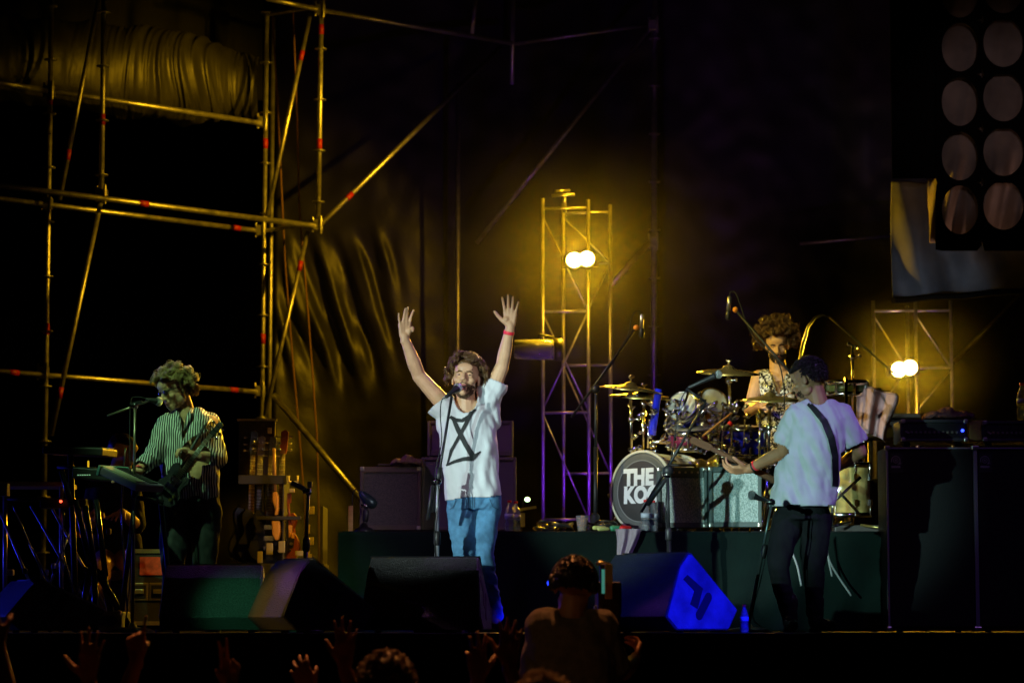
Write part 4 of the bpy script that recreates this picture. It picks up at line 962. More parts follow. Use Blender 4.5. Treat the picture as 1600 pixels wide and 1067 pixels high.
def hand(mb, wr, d, n, curl=(10, 10, 12, 14), spread=(9, 2, -5, -13), sc=1, thumb=(45, 10), side=None, fr=.0092):
    """wr wrist, d towards the fingers, n the way the palm faces, side towards the thumb"""
    wr, d, n = V(wr), V(d).normalized(), V(n).normalized(); n = (n - d * n.dot(d)).normalized(); s = V(side); s = (s - d * s.dot(d) - n * s.dot(n)).normalized()
    off = (.030, .010, -.011, -.030); bl = (.090, .094, .089, .080); ln = ((.040, .026, .022), (.045, .029, .023), (.042, .027, .022), (.033, .021, .019))
    mb.cap(wr - d * .02, wr + d * .012, .026 * sc, .026 * sc)
    for i in range(4):
        b = wr + (d * bl[i] + s * off[i]) * sc
        mb.cap(wr + (d * .012 + s * off[i] * .62) * sc, b, .0145 * sc, .0125 * sc, 10)
        a = radians(spread[i]); f = (d * cos(a) + s * sin(a)).normalized(); p = b; ang = 0
        for j in range(3):
            ang += radians(curl[i] * (1, 1.3, .8)[j]); dd = f * cos(ang) + n * sin(ang); q = p + dd * ln[i][j] * sc
            mb.cap(p, q, (fr, fr * .94, fr * .88)[j] * sc * (.9 if i == 3 else 1), (fr * .95, fr * .88, fr * .78)[j] * sc * (.9 if i == 3 else 1), 10); p = q
    mb.ell(wr + (d * .045 + s * .022 + n * .008) * sc, (.018 * sc,) * 3)
    a = radians(thumb[0]); f = (d * cos(a) + s * sin(a)).normalized(); p = wr + (d * .020 + s * .020 + n * .004) * sc
    for j, (L, r0, r1) in enumerate(((.042, .0155, .0130), (.033, .0120, .0110), (.028, .0110, .0085))):
        q = p + (f * cos(radians(thumb[1] * (j + .5))) + n * sin(radians(thumb[1] * (j + .5)))).normalized() * L * sc
        mb.cap(p, q, r0 * sc, r1 * sc, 10); p = q
        f = (f * cos(radians(-12)) + d * sin(radians(12))).normalized()
def ring(uc, v, hw, hd, Y, n=28, ex=2.3, rot=0):
    c = P(uc, v, Y); w = M(hw, Y); out = []
    for j in range(n):
        a = 2 * pi * j / n; ca, sa = cos(a), sin(a)
        k = (abs(ca) ** ex + abs(sa) ** ex) ** (-1 / ex)
        x, y = w * k * ca, hd * k * sa
        out.append(c + V((x * cos(rot) - y * sin(rot), x * sin(rot) + y * cos(rot), 0)))
    return out
def limb(mb, pts, rs):
    for i in range(len(pts) - 1): mb.cap(pts[i], pts[i + 1], rs[i], rs[i + 1], 16)
def shoe(T, ankle, d, m, L=.27, name='shoe', heel=.02):
    a = V(ankle); d = V(d); d.z = 0; d.normalize(); s = V((-d.y, d.x, 0)); mb = MB(); z = .012
    mb.cap(V((a.x, a.y, .05)) - d * .03, V((a.x, a.y, .045)) + d * .07, .045, .038); mb.cap(V((a.x, a.y, .034)) + d * .07, V((a.x, a.y, .030)) + d * (L - .11), .036, .028)
    mb.cap(V((a.x, a.y, .15)), V((a.x, a.y, .06)), .045, .045)
    me = remesh(mb, .007, 3, name, m, disp=lambda p: .002 * N3(p, 30)); o = T.part(name, me, m)
    out = [V((a.x, a.y, .001)) + d * (-.075 + (L - .0) * .5 * (1 - cos(t)) * 1.0) + s * (.042 * sin(t) * (1 if True else 1)) for t in [2 * pi * k / 20 for k in range(20)]]
    T.part('sole', MB().prism(out, V((0, 0, .018))), rubber, o)
wr3 = lambda seed, a=.010: (lambda p: a * N3((p.x * 5, p.y * 5, p.z * 2.2 + p.x * 3), 3, seed) + a * .5 * N3((p.x * 9 + p.z * 8, p.y * 9, p.z * 5 - p.x * 6), 2.2, seed + 3) + a * .8 * abs(N3((p.x * 8 + p.z * 2.5, p.y * 8, p.z * 1.2), 2.0, seed + 7)))

# ---- singer
Y = 16.5
T = Thing('person', 'singer in white T-shirt and light blue jeans with both arms raised high', 'person', V((P(742, 900, Y).x, Y, 0)))
hc = P(728, 591, Y - .06); HR = headmat(-6, 10, -4)
sL, eL, wL = P(704, 642, Y), P(655, 588, Y - .03), P(632, 528, Y - .10)
sR, eR, wR = P(757, 634, Y), P(784, 574, Y - .02), P(797, 511, Y - .08)
mb = MB(); head_shapes(mb, hc, HR, 1.0)
mb.cap(P(727, 607, Y - .01), P(729, 640, Y), .054, .060)
limb(mb, [P(705, 643, Y + .01), P(755, 638, Y + .01)], [.06, .06]); mb.ell(P(731, 672, Y), (.145, .085, .15)); mb.ell(P(735, 720, Y), (.13, .08, .15)); mb.ell(P(741, 775, Y), (.135, .085, .11))
arm(mb, sL, eL, wL, (.056, .043, .043, .027)); arm(mb, sR, eR, wR, (.056, .043, .041, .027))
hand(mb, wL, V((.02, -.05, 1)), V((.35, -1, 0)), (12, 8, 8, 10), (10, 1, 4, -14), .98, (18, 55), side=(1, .3, .0))
hand(mb, wR, V((0, -.04, 1)), V((-.1, -1, .05)), (4, 3, 3, 4), (11, 1, -5, -17), 1.0, (52, 6), side=(-1, 0, 0))
limb(mb, [P(722, 785, Y), P(725, 868, Y - .06), P(716, 960, Y)], [.075, .05, .04]); limb(mb, [P(758, 785, Y), P(753, 868, Y - .03), P(774, 965, Y + .04)], [.075, .05, .036])
T.part('body', remesh(mb, .0048, 3, 'body', skin, loc=T.loc), skin)
face_parts(T, hc, HR, 1, brown_hair, .9)
fp = lambda d: (d.z > .38 - .2 * (d.y < .3)) or (d.y < .12 and d.z > -.55)
hcc = hc + HR @ V((0, -.012, .040))
T.part('hair', curls(hairmass(hcc, (.080, .100, .084), HR, fp, 4), hcc, (.078, .096, .082), HR, fp, 1900, .052, .016, .0024, 3, .35, turns=1.3, clumps=95), brown_hair)
bp = lambda d: d.z < -.12 and d.y > -.1 and not (d.z > -.58 and abs(d.x) < .42 and d.y > .6)
bc = hc + HR @ V((0, .024, -.048))
T.part('beard', curls(MB(), bc, (.058, .066, .072), HR, bp, 430, .009, .003, .0019, 8, .4, turns=.7)
       .path([hc + HR @ V((x * .030, .105 - abs(x) * .018, -.050 - abs(x) ** 2 * .020)) for x in (-1, -.6, -.2, .2, .6, 1)], [.002, .0035, .004, .004, .0035, .002], 6), mat('beard_hair', (.13, .07, .035), .5))
# T-shirt
zh = [P(740, 778, Y).z]
mb = MB().rings([ring(730, 622, 20, .05, Y, rot=0), ring(731, 632, 34, .085, Y), ring(731, 648, 41, .115, Y), ring(731, 675, 44, .13, Y - .01), ring(734, 705, 44, .13, Y - .01), ring(736, 740, 43, .125, Y), ring(740, 778, 43.5, .13, Y), ring(740, 790, 43.5, .13, Y)])
mb.cap(P(708, 643, Y), P(686, 632, Y), .075, .082); mb.cap(P(754, 636, Y), P(772, 604, Y), .080, .078); mb.cap(P(695, 655, Y), P(692, 668, Y), .05, .04)
mb.cap(P(768, 628, Y), P(774, 660, Y), .045, .04)
dL = (V(P(655, 588, Y)) - P(704, 642, Y)).normalized(); cL = P(686, 629, Y); dR = (P(784, 574, Y) - P(757, 634, Y)).normalized(); cR = P(772, 600, Y)
def cutS(p):
    u, v = pix(p)
    if v > 780 - (u - 697) * .07 + 1.2 * sin(u * .11): return True
    if (p - cL).dot(dL) > .0 and u < 705: return True
    if (p - cR).dot(dR) > .02 and u > 755: return True
    if p.y < Y + .06 and ((u - 728) / 19) ** 2 + ((v - 618) / 27) ** 2 < 1: return True
    return ((u - 728) / 18) ** 2 < 1 and v < 628
def foldS(p):
    u, v = pix(p); w = wr3(5, .010)(p)
    # drape lines from the raised shoulders
    w += .0035 * sin((u - 731) * .34 + (v - 640) * .055 * (1 if u > 735 else -1)) * sm(640, 690, v) * (.35 + .65 * abs(u - 731) / 45)
    return w - .004
me = remesh(mb, .007, 6, 't_shirt', white_tee, cut=cutS, disp=foldS, thick=.004, loc=T.loc); shirt = T.part('t_shirt', me, white_tee)
from mathutils.bvhtree import BVHTree
def project(T, me, strokes, offs=.004):
    bm = bmesh.new(); bm.from_mesh(me); bv = BVHTree.FromBMesh(bm); out = MB(); cam0 = V((0, 0, CAMZ)) - T.loc
    def hit(u, v):
        d = (P(u, v, 16.5) - V((0, 0, CAMZ))).normalized(); h = bv.ray_cast(cam0, d)
        return (h[0] - d * offs if h[0] is not None else None), d
    for pts, w in strokes:
        n = 0; dense = []
        for i in range(len(pts) - 1):
            a, b = V(pts[i]), V(pts[i + 1]); m = max(2, int((b - a).length / 2.0))
            for k in range(m): dense.append((a.lerp(b, k / m), w[i] + (w[i + 1] - w[i]) * k / m))
        dense.append((V(pts[-1]), w[-1])); prev = None
        for i, (c, ww) in enumerate(dense):
            a = dense[max(i - 1, 0)][0]; b = dense[min(i + 1, len(dense) - 1)][0]; t = (b - a).normalized(); nn = V((-t.y, t.x)); row = []
            for k in (-1, -.33, .33, 1):
                q = c + nn * (ww * .5 * k); h, d = hit(q.x, q.y); row.append(h)
            if any(h is None for h in row): prev = None; continue
            if prev:
                k0 = len(out.v); out.v += prev + row
                for k in range(3): out.f.append((k0 + k, k0 + k + 1, k0 + 5 + k, k0 + 4 + k)); out.sm.append(True)
            prev = row
    bm.free(); out.v = [q + T.loc for q in out.v]; return out
pr = project(T, me, [([(703, 651), (712, 656), (722, 657), (733, 650), (743, 639)], [5, 6, 5.5, 5, 4]), ([(707, 652), (716, 672), (728, 695), (741, 716)], [5, 7.5, 7.5, 9]),
                      ([(738, 641), (728, 662), (714, 688), (705, 704), (699, 725)], [6, 6, 5, 5, 2.5]), ([(697, 727), (710, 721), (724, 717), (738, 716), (751, 705)], [3, 5, 6, 8, 2]),
                      ([(744, 638), (739, 636)], [6, 4])], .0055)
T.part('shirt_print', pr, ink, shirt)
# jeans
mb = MB().rings([ring(740, 766, 41, .115, Y), ring(740, 780, 42, .12, Y), ring(740, 796, 40, .12, Y)])
limb(mb, [P(722, 792, Y), P(724, 830, Y - .04), P(726, 866, Y - .08), P(720, 900, Y - .04), P(716, 968, Y)], [.092, .079, .064, .060, .047])
limb(mb, [P(759, 792, Y), P(756, 830, Y - .02), P(753, 864, Y - .04), P(760, 900, Y), P(774, 962, Y + .05)], [.092, .078, .064, .058, .044])
T.part('jeans', remesh(mb, .008, 5, 'jeans', jeans_m, disp=lambda p: wr3(9, .007)(p) + (.014 * (.4 - abs(N3((p.x * 5, p.y * 4, p.z * 13 + p.x * 9), 2, 2)))) * sm(.85, .45, p.z) + .008 * (.4 - abs(N3((p.x * 5, 1, p.z * 16 - abs(p.x + .22) * 22), 1.6, 4))) * sm(.62, .74, p.z), loc=T.loc), jeans_m)
T.part('pocket_seam', project(T, remesh(mb, .012, 5, 'tmpj', jeans_m, loc=T.loc), [([(741, 776), (741, 792), (738, 800)], [1.2, 1.2, 1]), ([(713, 779), (708, 792), (699, 798)], [1, 1, 1]), ([(765, 779), (770, 791), (779, 796)], [1, 1, 1])], .012), mat('dark_denim', (.04, .10, .17), .8))
shoe(T, P(716, 975, Y), (-.2, -1, 0), blackplastic); shoe(T, P(776, 972, Y + .05), (.35, -1, 0), blackplastic)
wb = wR + (eR - wR).normalized() * .035
T.part('wristband', MB().lathe(wb, (wR - eR), [(.0315, -.010), (.033, -.008), (.033, .008), (.0315, .010)], 20), redband)

# ---- guitars
def guitar(name, label, o, xd, zd, body_m, neck_m, scale=1, offset=0, head_m=None, bass=False):
    """o body centre, xd along the neck towards the head, zd out of the front face"""
    o, xd, zd = V(o), V(xd).normalized(), V(zd).normalized(); zd = (zd - xd * zd.dot(xd)).normalized(); yd = zd.cross(xd)
    g = lambda x, y, z=0: o + (xd * x + yd * y + zd * z) * scale
    T = Thing(name, label, 'guitar', o)
    half = [(-.22, 0), (-.215, .07), (-.18, .135), (-.12, .165), (-.05, .155), (.01, .118), (.05, .110), (.10, .128), (.165, .135), (.215, .105), (.20, .055), (.165, .03)]
    out = half + [(x + (.045 if x > .1 else 0) * (-1 if not bass else .6), -y * .97) for x, y in reversed(half)]
    T.part('guitar_body', MB().prism([g(x, y, -.022) for x, y in out], zd * .045 * scale), body_m, bevel=.008)
    T.part('pickguard', MB().prism([g(x, y, .0235) for x, y in [(-.13, -.02), (-.10, -.11), (-.02, -.12), (.05, -.08), (.13, -.09), (.15, -.02), (.12, .05), (.02, .04), (-.06, .02)]], zd * .003 * scale), cream if bass else blackplastic)
    NL = .62 if not bass else .80
    T.part('neck', MB().rings([[g(.12, y, z) for y, z in ((-.028, .022), (-.02, .002), (.02, .002), (.028, .022))], [g(NL, y, z) for y, z in ((-.021, .022), (-.014, .002), (.014, .002), (.021, .022))]], smooth=False), neck_m)
    fb = T.part('fretboard', MB().rings([[g(.10, y, z) for y, z in ((-.029, .0225), (.029, .0225), (.027, .029), (-.027, .029))][::-1], [g(NL, y, z) for y, z in ((-.0215, .0225), (.0215, .0225), (.020, .029), (-.020, .029))][::-1]], smooth=False), darkwood)
    fr = MB()
    for k in range(19):
        x = NL - (NL + .16) * (1 - 2 ** (-(k + 1) / 12)); fr.bar(g(x, -.024, .0295), g(x, .024, .0295), .003, .003)
    T.part('frets', fr, alu, fb)
    hd = [(0, -.021), (.02, -.030), (.17, -.040), (.19, -.015), (.175, .02), (.02, .030), (0, .021)]
    h = T.part('headstock', MB().prism([g(NL + x, y, .004) for x, y in hd], zd * .015 * scale), head_m or neck_m, bevel=.003)
    for k in range(4 if bass else 6):
        x = NL + .03 + (k if bass else k // 2 * 1.0) * (.040 if bass else .052); sd = -1 if (bass or k % 2) else 1
        T.part('tuning_peg', MB().tube(g(x, sd * .028, .010), g(x, sd * .058, .010), .004).ell(g(x, sd * .062, .010), (.010, .006, .010)).tube(g(x, sd * .014, .018), g(x, sd * .014, .030), .004), chrome, h)
    for x in (-.02, .07): T.part('pickup', MB().box(g(x, 0, .028), (.034, .07, .010), Matrix((xd, yd, zd)).transposed()), chrome)
    T.part('bridge', MB().box(g(-.10, 0, .028), (.03, .075, .012), Matrix((xd, yd, zd)).transposed()), chrome)
    for k in range(2): T.part('control_knob', MB().lathe(g(-.12 + .05 * k, -.085 - .01 * k, .026), zd, [(.011, 0), (.010, .014)], 12), gold)
    st = MB()
    for k in range(4 if bass else 6):
        n = 3 if bass else 5; y = (k - n / 2) / n; st.tube(g(-.10, y * .052, .036), g(NL + .03, y * .034, .031), .0011 if not bass else .0018, n=4)
    T.part('strings', st, alu); return T, g

# ---- guitarist on the left
Y = 17.4
T = Thing('person', 'curly haired guitarist in black and white striped shirt with one hand on a keyboard', 'person', V((P(295, 900, Y).x, Y, 0)))
hc = P(272, 608, Y - .03); HR = headmat(-48, -22, 6)
mb = MB(); head_shapes(mb, hc, HR, 1.0); mb.cap(P(284, 622, Y + .02), P(292, 652, Y + .02), .055, .062)
sL, eL, wL = P(262, 664, Y), P(242, 712, Y - .12), P(214, 736, Y - .36)
sR, eR, wR = P(326, 662, Y + .04), P(339, 716, Y - .02), P(306, 712, Y - .24)
limb(mb, [P(262, 664, Y + .02), P(328, 662, Y + .02)], [.06, .06]); mb.ell(P(294, 695, Y), (.145, .095, .16)); mb.ell(P(297, 740, Y), (.14, .095, .14)); mb.ell(P(298, 780, Y), (.14, .095, .10))
arm(mb, sL, eL, wL); arm(mb, sR, eR, wR)
hand(mb, wL, V((-1, -.35, -.12)), V((0, -.1, -1)), (18, 20, 22, 24), (8, 2, -4, -10), .98, (35, 20), side=(.1, -1, 0))
hand(mb, wR, V((-.75, -.35, .45)), V((-.3, -.1, -.9)), (38, 42, 44, 46), (4, 1, -2, -5), .95, (30, 40), side=(-.3, -1, .5))
limb(mb, [P(272, 800, Y), P(271, 880, Y - .03), P(266, 968, Y)], [.07, .045, .035]); limb(mb, [P(322, 800, Y), P(319, 880, Y), P(330, 968, Y)], [.07, .045, .035])
T.part('body', remesh(mb, .0052, 3, 'body', skin, loc=T.loc), skin)
face_parts(T, hc, HR, 1, blond_hair, .2, eyes=False)
for x in (-1, 1): T.part('sunglass_lens', MB().ell(hc + HR @ V((x * .031, .092, .002)), (.024, .006, .019), HR), eyed)
T.part('sunglass_frame', MB().path([hc + HR @ V(q) for q in ((-.078, .0, .006), (-.055, .082, .010), (0, .102, .010), (.055, .082, .010), (.078, .0, .006))], .003, 6), blackplastic)
fp = lambda d: (d.z > .30 - .25 * (d.y < .3)) or (d.y < .22 and d.z > -.75)
hcc = hc + HR @ V((0, -.022, .032))
T.part('hair', curls(hairmass(hcc, (.094, .112, .098), HR, fp, 14), hcc, (.088, .106, .092), HR, fp, 2000, .054, .015, .0024, 13, .35, turns=1.3, clumps=110), blond_hair)
mb = MB().rings([ring(294, 640, 20, .05, Y + .02), ring(295, 652, 34, .09, Y + .02), ring(296, 672, 43, .13, Y), ring(296, 700, 43, .145, Y - .02), ring(297, 735, 44, .145, Y - .02), ring(299, 762, 44, .14, Y - .01), ring(300, 776, 43, .135, Y), ring(300, 788, 42, .135, Y)])
mb.cap(sL, eL, .070, .058); mb.cap(eL, V(eL).lerp(wL, .80), .056, .044); mb.cap(sR, eR, .072, .062); mb.cap(eR, V(eR).lerp(wR, .62), .060, .048)
dl = (V(wL) - V(eL)).normalized(); cl = V(eL).lerp(wL, .82); dr = (V(wR) - V(eR)).normalized(); cr_ = V(eR).lerp(wR, .62)
def cutG(p):
    u, v = pix(p)
    if v > 777 + 3 * sin(u * .2): return True
    if (p - cl).dot(dl) > 0 and (p - cl).length < .15: return True
    if (p - cr_).dot(dr) > 0 and (p - cr_).length < .14: return True
    if p.y < Y + .03 and abs(u - 286 - (v - 645) * .02) < 11 * (1 - (v - 640) / 52) and v < 690: return True
    return abs(u - 289) < 14 and v < 648
T.part('striped_shirt', remesh(mb, .008, 6, 'striped_shirt', shirt_stripe, cut=cutG, disp=wr3(21, .017), thick=.004, loc=T.loc), shirt_stripe)
T.part('shirt_collar', MB().path([P(300, 640, Y - .04), P(296, 650, Y - .11), P(288, 672, Y - .16)], [.012, .02, .006], 8).path([P(276, 644, Y - .05), P(278, 655, Y - .12), P(284, 676, Y - .16)], [.012, .02, .006], 8), shirt_stripe)
mb = MB().rings([ring(299, 762, 41, .12, Y), ring(299, 785, 43, .125, Y), ring(299, 800, 41, .125, Y)])
limb(mb, [P(275, 800, Y), P(272, 850, Y - .04), P(270, 885, Y - .05), P(266, 968, Y)], [.100, .088, .072, .052]); limb(mb, [P(322, 800, Y), P(321, 850, Y), P(318, 885, Y), P(330, 968, Y)], [.100, .088, .072, .052])
T.part('trousers', remesh(mb, .009, 6, 'trousers', dark_green_trousers, disp=wr3(27, .012), loc=T.loc), dark_green_trousers)
shoe(T, P(266, 975, Y), (-.3, -1, 0), blackplastic); shoe(T, P(330, 975, Y), (.3, -1, 0), blackplastic)
T.part('wristband', MB().lathe(V(wL) + (V(eL) - V(wL)).normalized() * .02, V(wL) - V(eL), [(.030, -.008), (.032, -.006), (.032, .006), (.030, .008)], 16), redband)
T.part('guitar_strap', MB().path([P(330, 655, Y - .06), P(318, 668, Y - .15), P(300, 700, Y - .19), P(280, 735, Y - .20)], .012, 4), blackplastic)
GT, _ = guitar('electric_guitar', 'dark electric guitar slung on the striped shirt guitarist, neck pointing up right', P(270, 758, Y - .24), P(325, 687, Y - .30) - P(270, 758, Y - .24), (-.1, -1, .15), mat('dark_guitar_lacquer', (.03, .03, .035), .15, 0, coat=.8), wood, .62, head_m=blackplastic)

# ---- bass player
Y = 17.2
T = Thing('person', 'bass player in pale T-shirt and black trousers seen from behind, head turned left', 'person', V((P(1255, 900, Y).x, Y, 0)))
hc = P(1262, 593, Y); HR = headmat(-124, -16, 0)
mb = MB(); head_shapes(mb, hc, HR, 1.04); mb.cap(P(1272, 605, Y + .0), P(1280, 636, Y), .058, .066)
sL, eL, wL = P(1238, 648, Y), P(1224, 705, Y + .10), P(1170, 733, Y + .26)
sR, eR, wR = P(1318, 652, Y), P(1344, 706, Y + .02), P(1300, 735, Y + .26)
limb(mb, [P(1242, 652, Y), P(1316, 652, Y)], [.065, .065]); mb.ell(P(1275, 690, Y), (.16, .10, .17)); mb.ell(P(1262, 740, Y), (.14, .10, .15)); mb.ell(P(1256, 790, Y), (.12, .075, .10))
arm(mb, sL, eL, wL, (.056, .044, .043, .028)); arm(mb, sR, eR, wR, (.056, .044, .043, .028))
hand(mb, wL, V((-1, .12, -.05)), V((-.1, .5, .8)), (30, 26, 22, 20), (12, 4, -4, -14), 1.05, (55, 10), side=(-.2, .2, 1))
hand(mb, wR, V((-.8, .5, -.2)), V((0, 1, -.3)), (30, 30, 30, 30), (4, 1, -2, -5), 1, (30, 30), side=(0, 0, 1))
limb(mb, [P(1231, 812, Y), P(1222, 850, Y - .03), P(1216, 885, Y - .05), P(1224, 925, Y - .02), P(1233, 965, Y)], [.07, .06, .045, .04, .035]); limb(mb, [P(1275, 812, Y), P(1274, 850, Y), P(1270, 885, Y), P(1272, 925, Y + .03), P(1274, 965, Y + .05)], [.07, .06, .045, .04, .035])
T.part('body', remesh(mb, .0052, 3, 'body', skin_d, loc=T.loc), skin_d)
face_parts(T, hc, HR, 1.04, dark_hair, 0)
fp = lambda d: (d.z > .30 and d.y < .88) or (d.y < .08 and d.z > -.25) or (d.y < -.30 and d.z > -.62)
hcc = hc + HR @ V((0, -.018, .034)) * 1.04
T.part('hair', curls(hairmass(hcc, (.086, .108, .098), HR, fp, 24, .007, 40), hcc, (.085, .106, .096), HR, fp, 1300, .020, .004, .0028, 23, .5, turns=.5), dark_hair)
bp = lambda d: d.z < -.2 and d.y > .1 and not (abs(d.x) < .4 and d.y > .6 and d.z > -.55)
T.part('stubble', curls(MB(), hc + HR @ V((0, .024, -.050)), (.057, .066, .068), HR, bp, 420, .005, .001, .0016, 28, .3, turns=.3), dark_hair)
mb = MB().rings([ring(1281, 626, 22, .055, Y), ring(1281, 637, 38, .09, Y), ring(1279, 655, 48, .13, Y), ring(1276, 685, 48, .145, Y), ring(1268, 715, 48, .145, Y), ring(1260, 745, 49, .14, Y), ring(1256, 772, 50, .15, Y), ring(1254, 790, 50, .155, Y), ring(1254, 803, 50, .155, Y)])
mb.cap(P(1248, 652, Y), P(1229, 688, Y + .03), .088, .086); mb.cap(P(1314, 652, Y), P(1334, 692, Y), .086, .082)
dl = (V(eL) - V(sL)).normalized(); cl = P(1228, 690, Y); dr = (V(eR) - V(sR)).normalized(); cr_ = P(1335, 692, Y)
def cutB(p):
    u, v = pix(p)
    if v > 790 + 1.2 * sin(u * .1): return True
    if (p - cl).dot(dl) > .01 and u < 1234 and v < 730 and (p - cl).length < .13: return True
    if (p - cr_).dot(dr) > .01 and u > 1312 and v < 740: return True
    return ((u - 1279) / 17) ** 2 + ((p.y - Y) / .085) ** 2 < 1 and v < 640
def foldB(p):
    u, v = pix(p); return wr3(41, .013)(p) + .005 * sin((u - 1270) * .22 - (v - 690) * .10) * sm(650, 720, v)
me = remesh(mb, .008, 6, 't_shirt', white_tee, cut=cutB, disp=foldB, thick=.004, loc=T.loc); sh_ = T.part('t_shirt', me, white_tee)
T.part('guitar_strap', project(T, me, [([(1263, 630), (1273, 640), (1288, 658), (1299, 684), (1305, 712), (1306, 750), (1303, 786)], [7, 9, 10.5, 11, 10.5, 10, 10])], .010), blackplastic)
mb = MB().rings([ring(1254, 772, 36, .095, Y), ring(1254, 798, 42, .112, Y), ring(1254, 812, 44, .122, Y)])
limb(mb, [P(1231, 812, Y), P(1222, 850, Y - .03), P(1216, 885, Y - .05), P(1224, 925, Y - .02), P(1231, 955, Y)], [.100, .084, .066, .056, .048]); limb(mb, [P(1275, 812, Y), P(1274, 850, Y), P(1270, 885, Y), P(1272, 925, Y + .03), P(1273, 955, Y + .05)], [.100, .084, .068, .056, .050])
T.part('trousers', remesh(mb, .009, 6, 'trousers', black_denim, disp=lambda p: wr3(47, .009)(p) + .008 * abs(N3((p.x * 4, p.y * 4, p.z * 14), 2, 2)) * sm(.6, .1, p.z), loc=T.loc), black_denim)
for (a, d) in ((P(1234, 965, Y), (.02, -.9, 0)), (P(1275, 965, Y + .05), (.5, -1, 0))):
    a = V(a); d = V(d).normalized(); mb = MB(); mb.cap(V((a.x, a.y, .20)), V((a.x, a.y, .06)), .052, .048); mb.cap(V((a.x, a.y, .055)), V((a.x, a.y, .042)) + d * .17, .046, .032)
    b_ = T.part('boot', remesh(mb, .006, 3, 'boot', boot, disp=lambda p: .005 * N3(p, 22, 3), loc=T.loc), boot); T.part('heel', MB().box(V((a.x, a.y, .014)) - d * .01, (.07, .08, .026)), rubber, b_)
for k in (.03, .045): T.part('wristband', MB().lathe(V(wL) + (V(eL) - V(wL)).normalized() * (k + .01), V(wL) - V(eL), [(.033, -.006), (.035, -.004), (.035, .004), (.033, .006)], 16), redband if k > .04 else blackplastic)
BG, _ = guitar('bass_guitar', 'bass guitar held by the bass player, its long neck reaching left past his hand', P(1252, 772, Y + .30), P(1095, 692, Y + .42) - P(1252, 772, Y + .30), (0, 1, .15), mat('cream_yellow_lacquer', (.60, .50, .16), .2, 0, coat=.7), mat('dark_maple', (.10, .045, .018), .6, 0, .05, 20, .2, 9, spec=.15), .80, head_m=mat('dark_maple', (.07, .03, .014)), bass=True)

# ---- drummer
Y = 20.2
T = Thing('person', 'drummer with large curly hair and patterned sleeveless shirt looking down behind the cymbals', 'person', V((P(1218, 900, Y).x, Y, RZ)))
hc = P(1214, 539, Y - .06); HR = headmat(-4, -17, 3)
mb = MB(); head_shapes(mb, hc, HR, 1.02); mb.cap(P(1214, 556, Y), P(1216, 584, Y + .02), .055, .065)
sL, eL, wL = P(1186, 590, Y), P(1172, 640, Y - .06), P(1186, 634, Y - .30)
sR, eR, wR = P(1247, 590, Y), P(1262, 640, Y - .04), P(1245, 650, Y - .30)
limb(mb, [P(1190, 592, Y), P(1243, 592, Y)], [.06, .06]); mb.ell(P(1216, 625, Y), (.15, .10, .16)); mb.ell(P(1218, 670, Y), (.15, .11, .16))
arm(mb, sL, eL, wL, (.058, .048, .045, .030)); arm(mb, sR, eR, wR, (.058, .048, .045, .030))
hand(mb, wL, V((.55, -.6, .0)), V((.6, .2, -.8)), (62, 64, 66, 68), (3, 1, -1, -3), 1.02, (25, 50), side=(0, -.2, 1))
hand(mb, wR, V((-.55, -.6, .0)), V((-.6, .2, -.8)), (62, 64, 66, 68), (3, 1, -1, -3), 1.02, (25, 50), side=(0, -.2, 1))
hipz = RZ + .52
for s in (-1, 1):
    x0 = P(1218, 700, Y).x
    limb(mb, [V((x0 + s * .09, Y, hipz)), V((x0 + s * .22, Y - .42, hipz + .02)), V((x0 + s * .22, Y - .46, RZ + .08))], [.08, .055, .04])
T.part('body', remesh(mb, .0055, 3, 'body', skin, loc=T.loc), skin)
face_parts(T, hc, HR, 1.02, dark_hair, .25, closed=True)
fp = lambda d: (d.z > .35 - .25 * (d.y < .3)) or (d.y < .15 and d.z > -.60)
hcc = hc + HR @ V((0, -.02, .055))
T.part('hair', curls(hairmass(hcc, (.106, .115, .108), HR, fp, 34), hcc, (.100, .108, .10), HR, fp, 2400, .075, .010, .0024, 33, .1, turns=2.6, clumps=150), brown_hair)
bq = lambda d: d.z < -.15 and d.y > 0 and not (d.z > -.55 and abs(d.x) < .4 and d.y > .6)
T.part('beard', curls(MB(), hc + HR @ V((0, .024, -.048)), (.057, .066, .071), HR, bq, 420, .010, .003, .0020, 38, .4, turns=.6), dark_hair)
T.part('moustache', MB().path([hc + HR @ V((x * .034, .104 - abs(x) * .02, -.052 - abs(x) * .010)) for x in (-1, -.5, 0, .5, 1)], [.003, .006, .006, .006, .003], 6)
       .ell(hc + HR @ V((0, .088, -.104)), (.016, .012, .018), HR), dark_hair)
mb = MB().rings([ring(1216, 578, 16, .05, Y), ring(1217, 585, 28, .085, Y), ring(1217, 600, 34, .12, Y), ring(1218, 630, 35, .135, Y), ring(1220, 665, 36, .14, Y), ring(1220, 700, 38, .14, Y), ring(1220, 712, 38, .14, Y)])
mb.cap(P(1196, 594, Y), P(1188, 596, Y), .07, .07); mb.cap(P(1240, 594, Y), P(1248, 596, Y), .07, .07)
def cutD(p):
    u, v = pix(p)
    if v > 706: return True
    if (u < 1186 - (v > 612) * -2 and v < 625) or (u > 1251 and v < 625): return True
    if p.y < Y and abs(u - 1216) < 12 * (1 - (v - 585) / 34) and v < 618: return True
    return abs(u - 1216) < 15 and v < 584
T.part('patterned_shirt', remesh(mb, .008, 6, 'patterned_shirt', shirt_floral, cut=cutD, disp=wr3(61, .012), thick=.004, loc=T.loc), shirt_floral)
mb = MB(); x0 = P(1218, 700, Y).x
for s in (-1, 1): limb(mb, [V((x0 + s * .08, Y, hipz)), V((x0 + s * .22, Y - .42, hipz + .02)), V((x0 + s * .22, Y - .46, RZ + .12))], [.11, .075, .055])
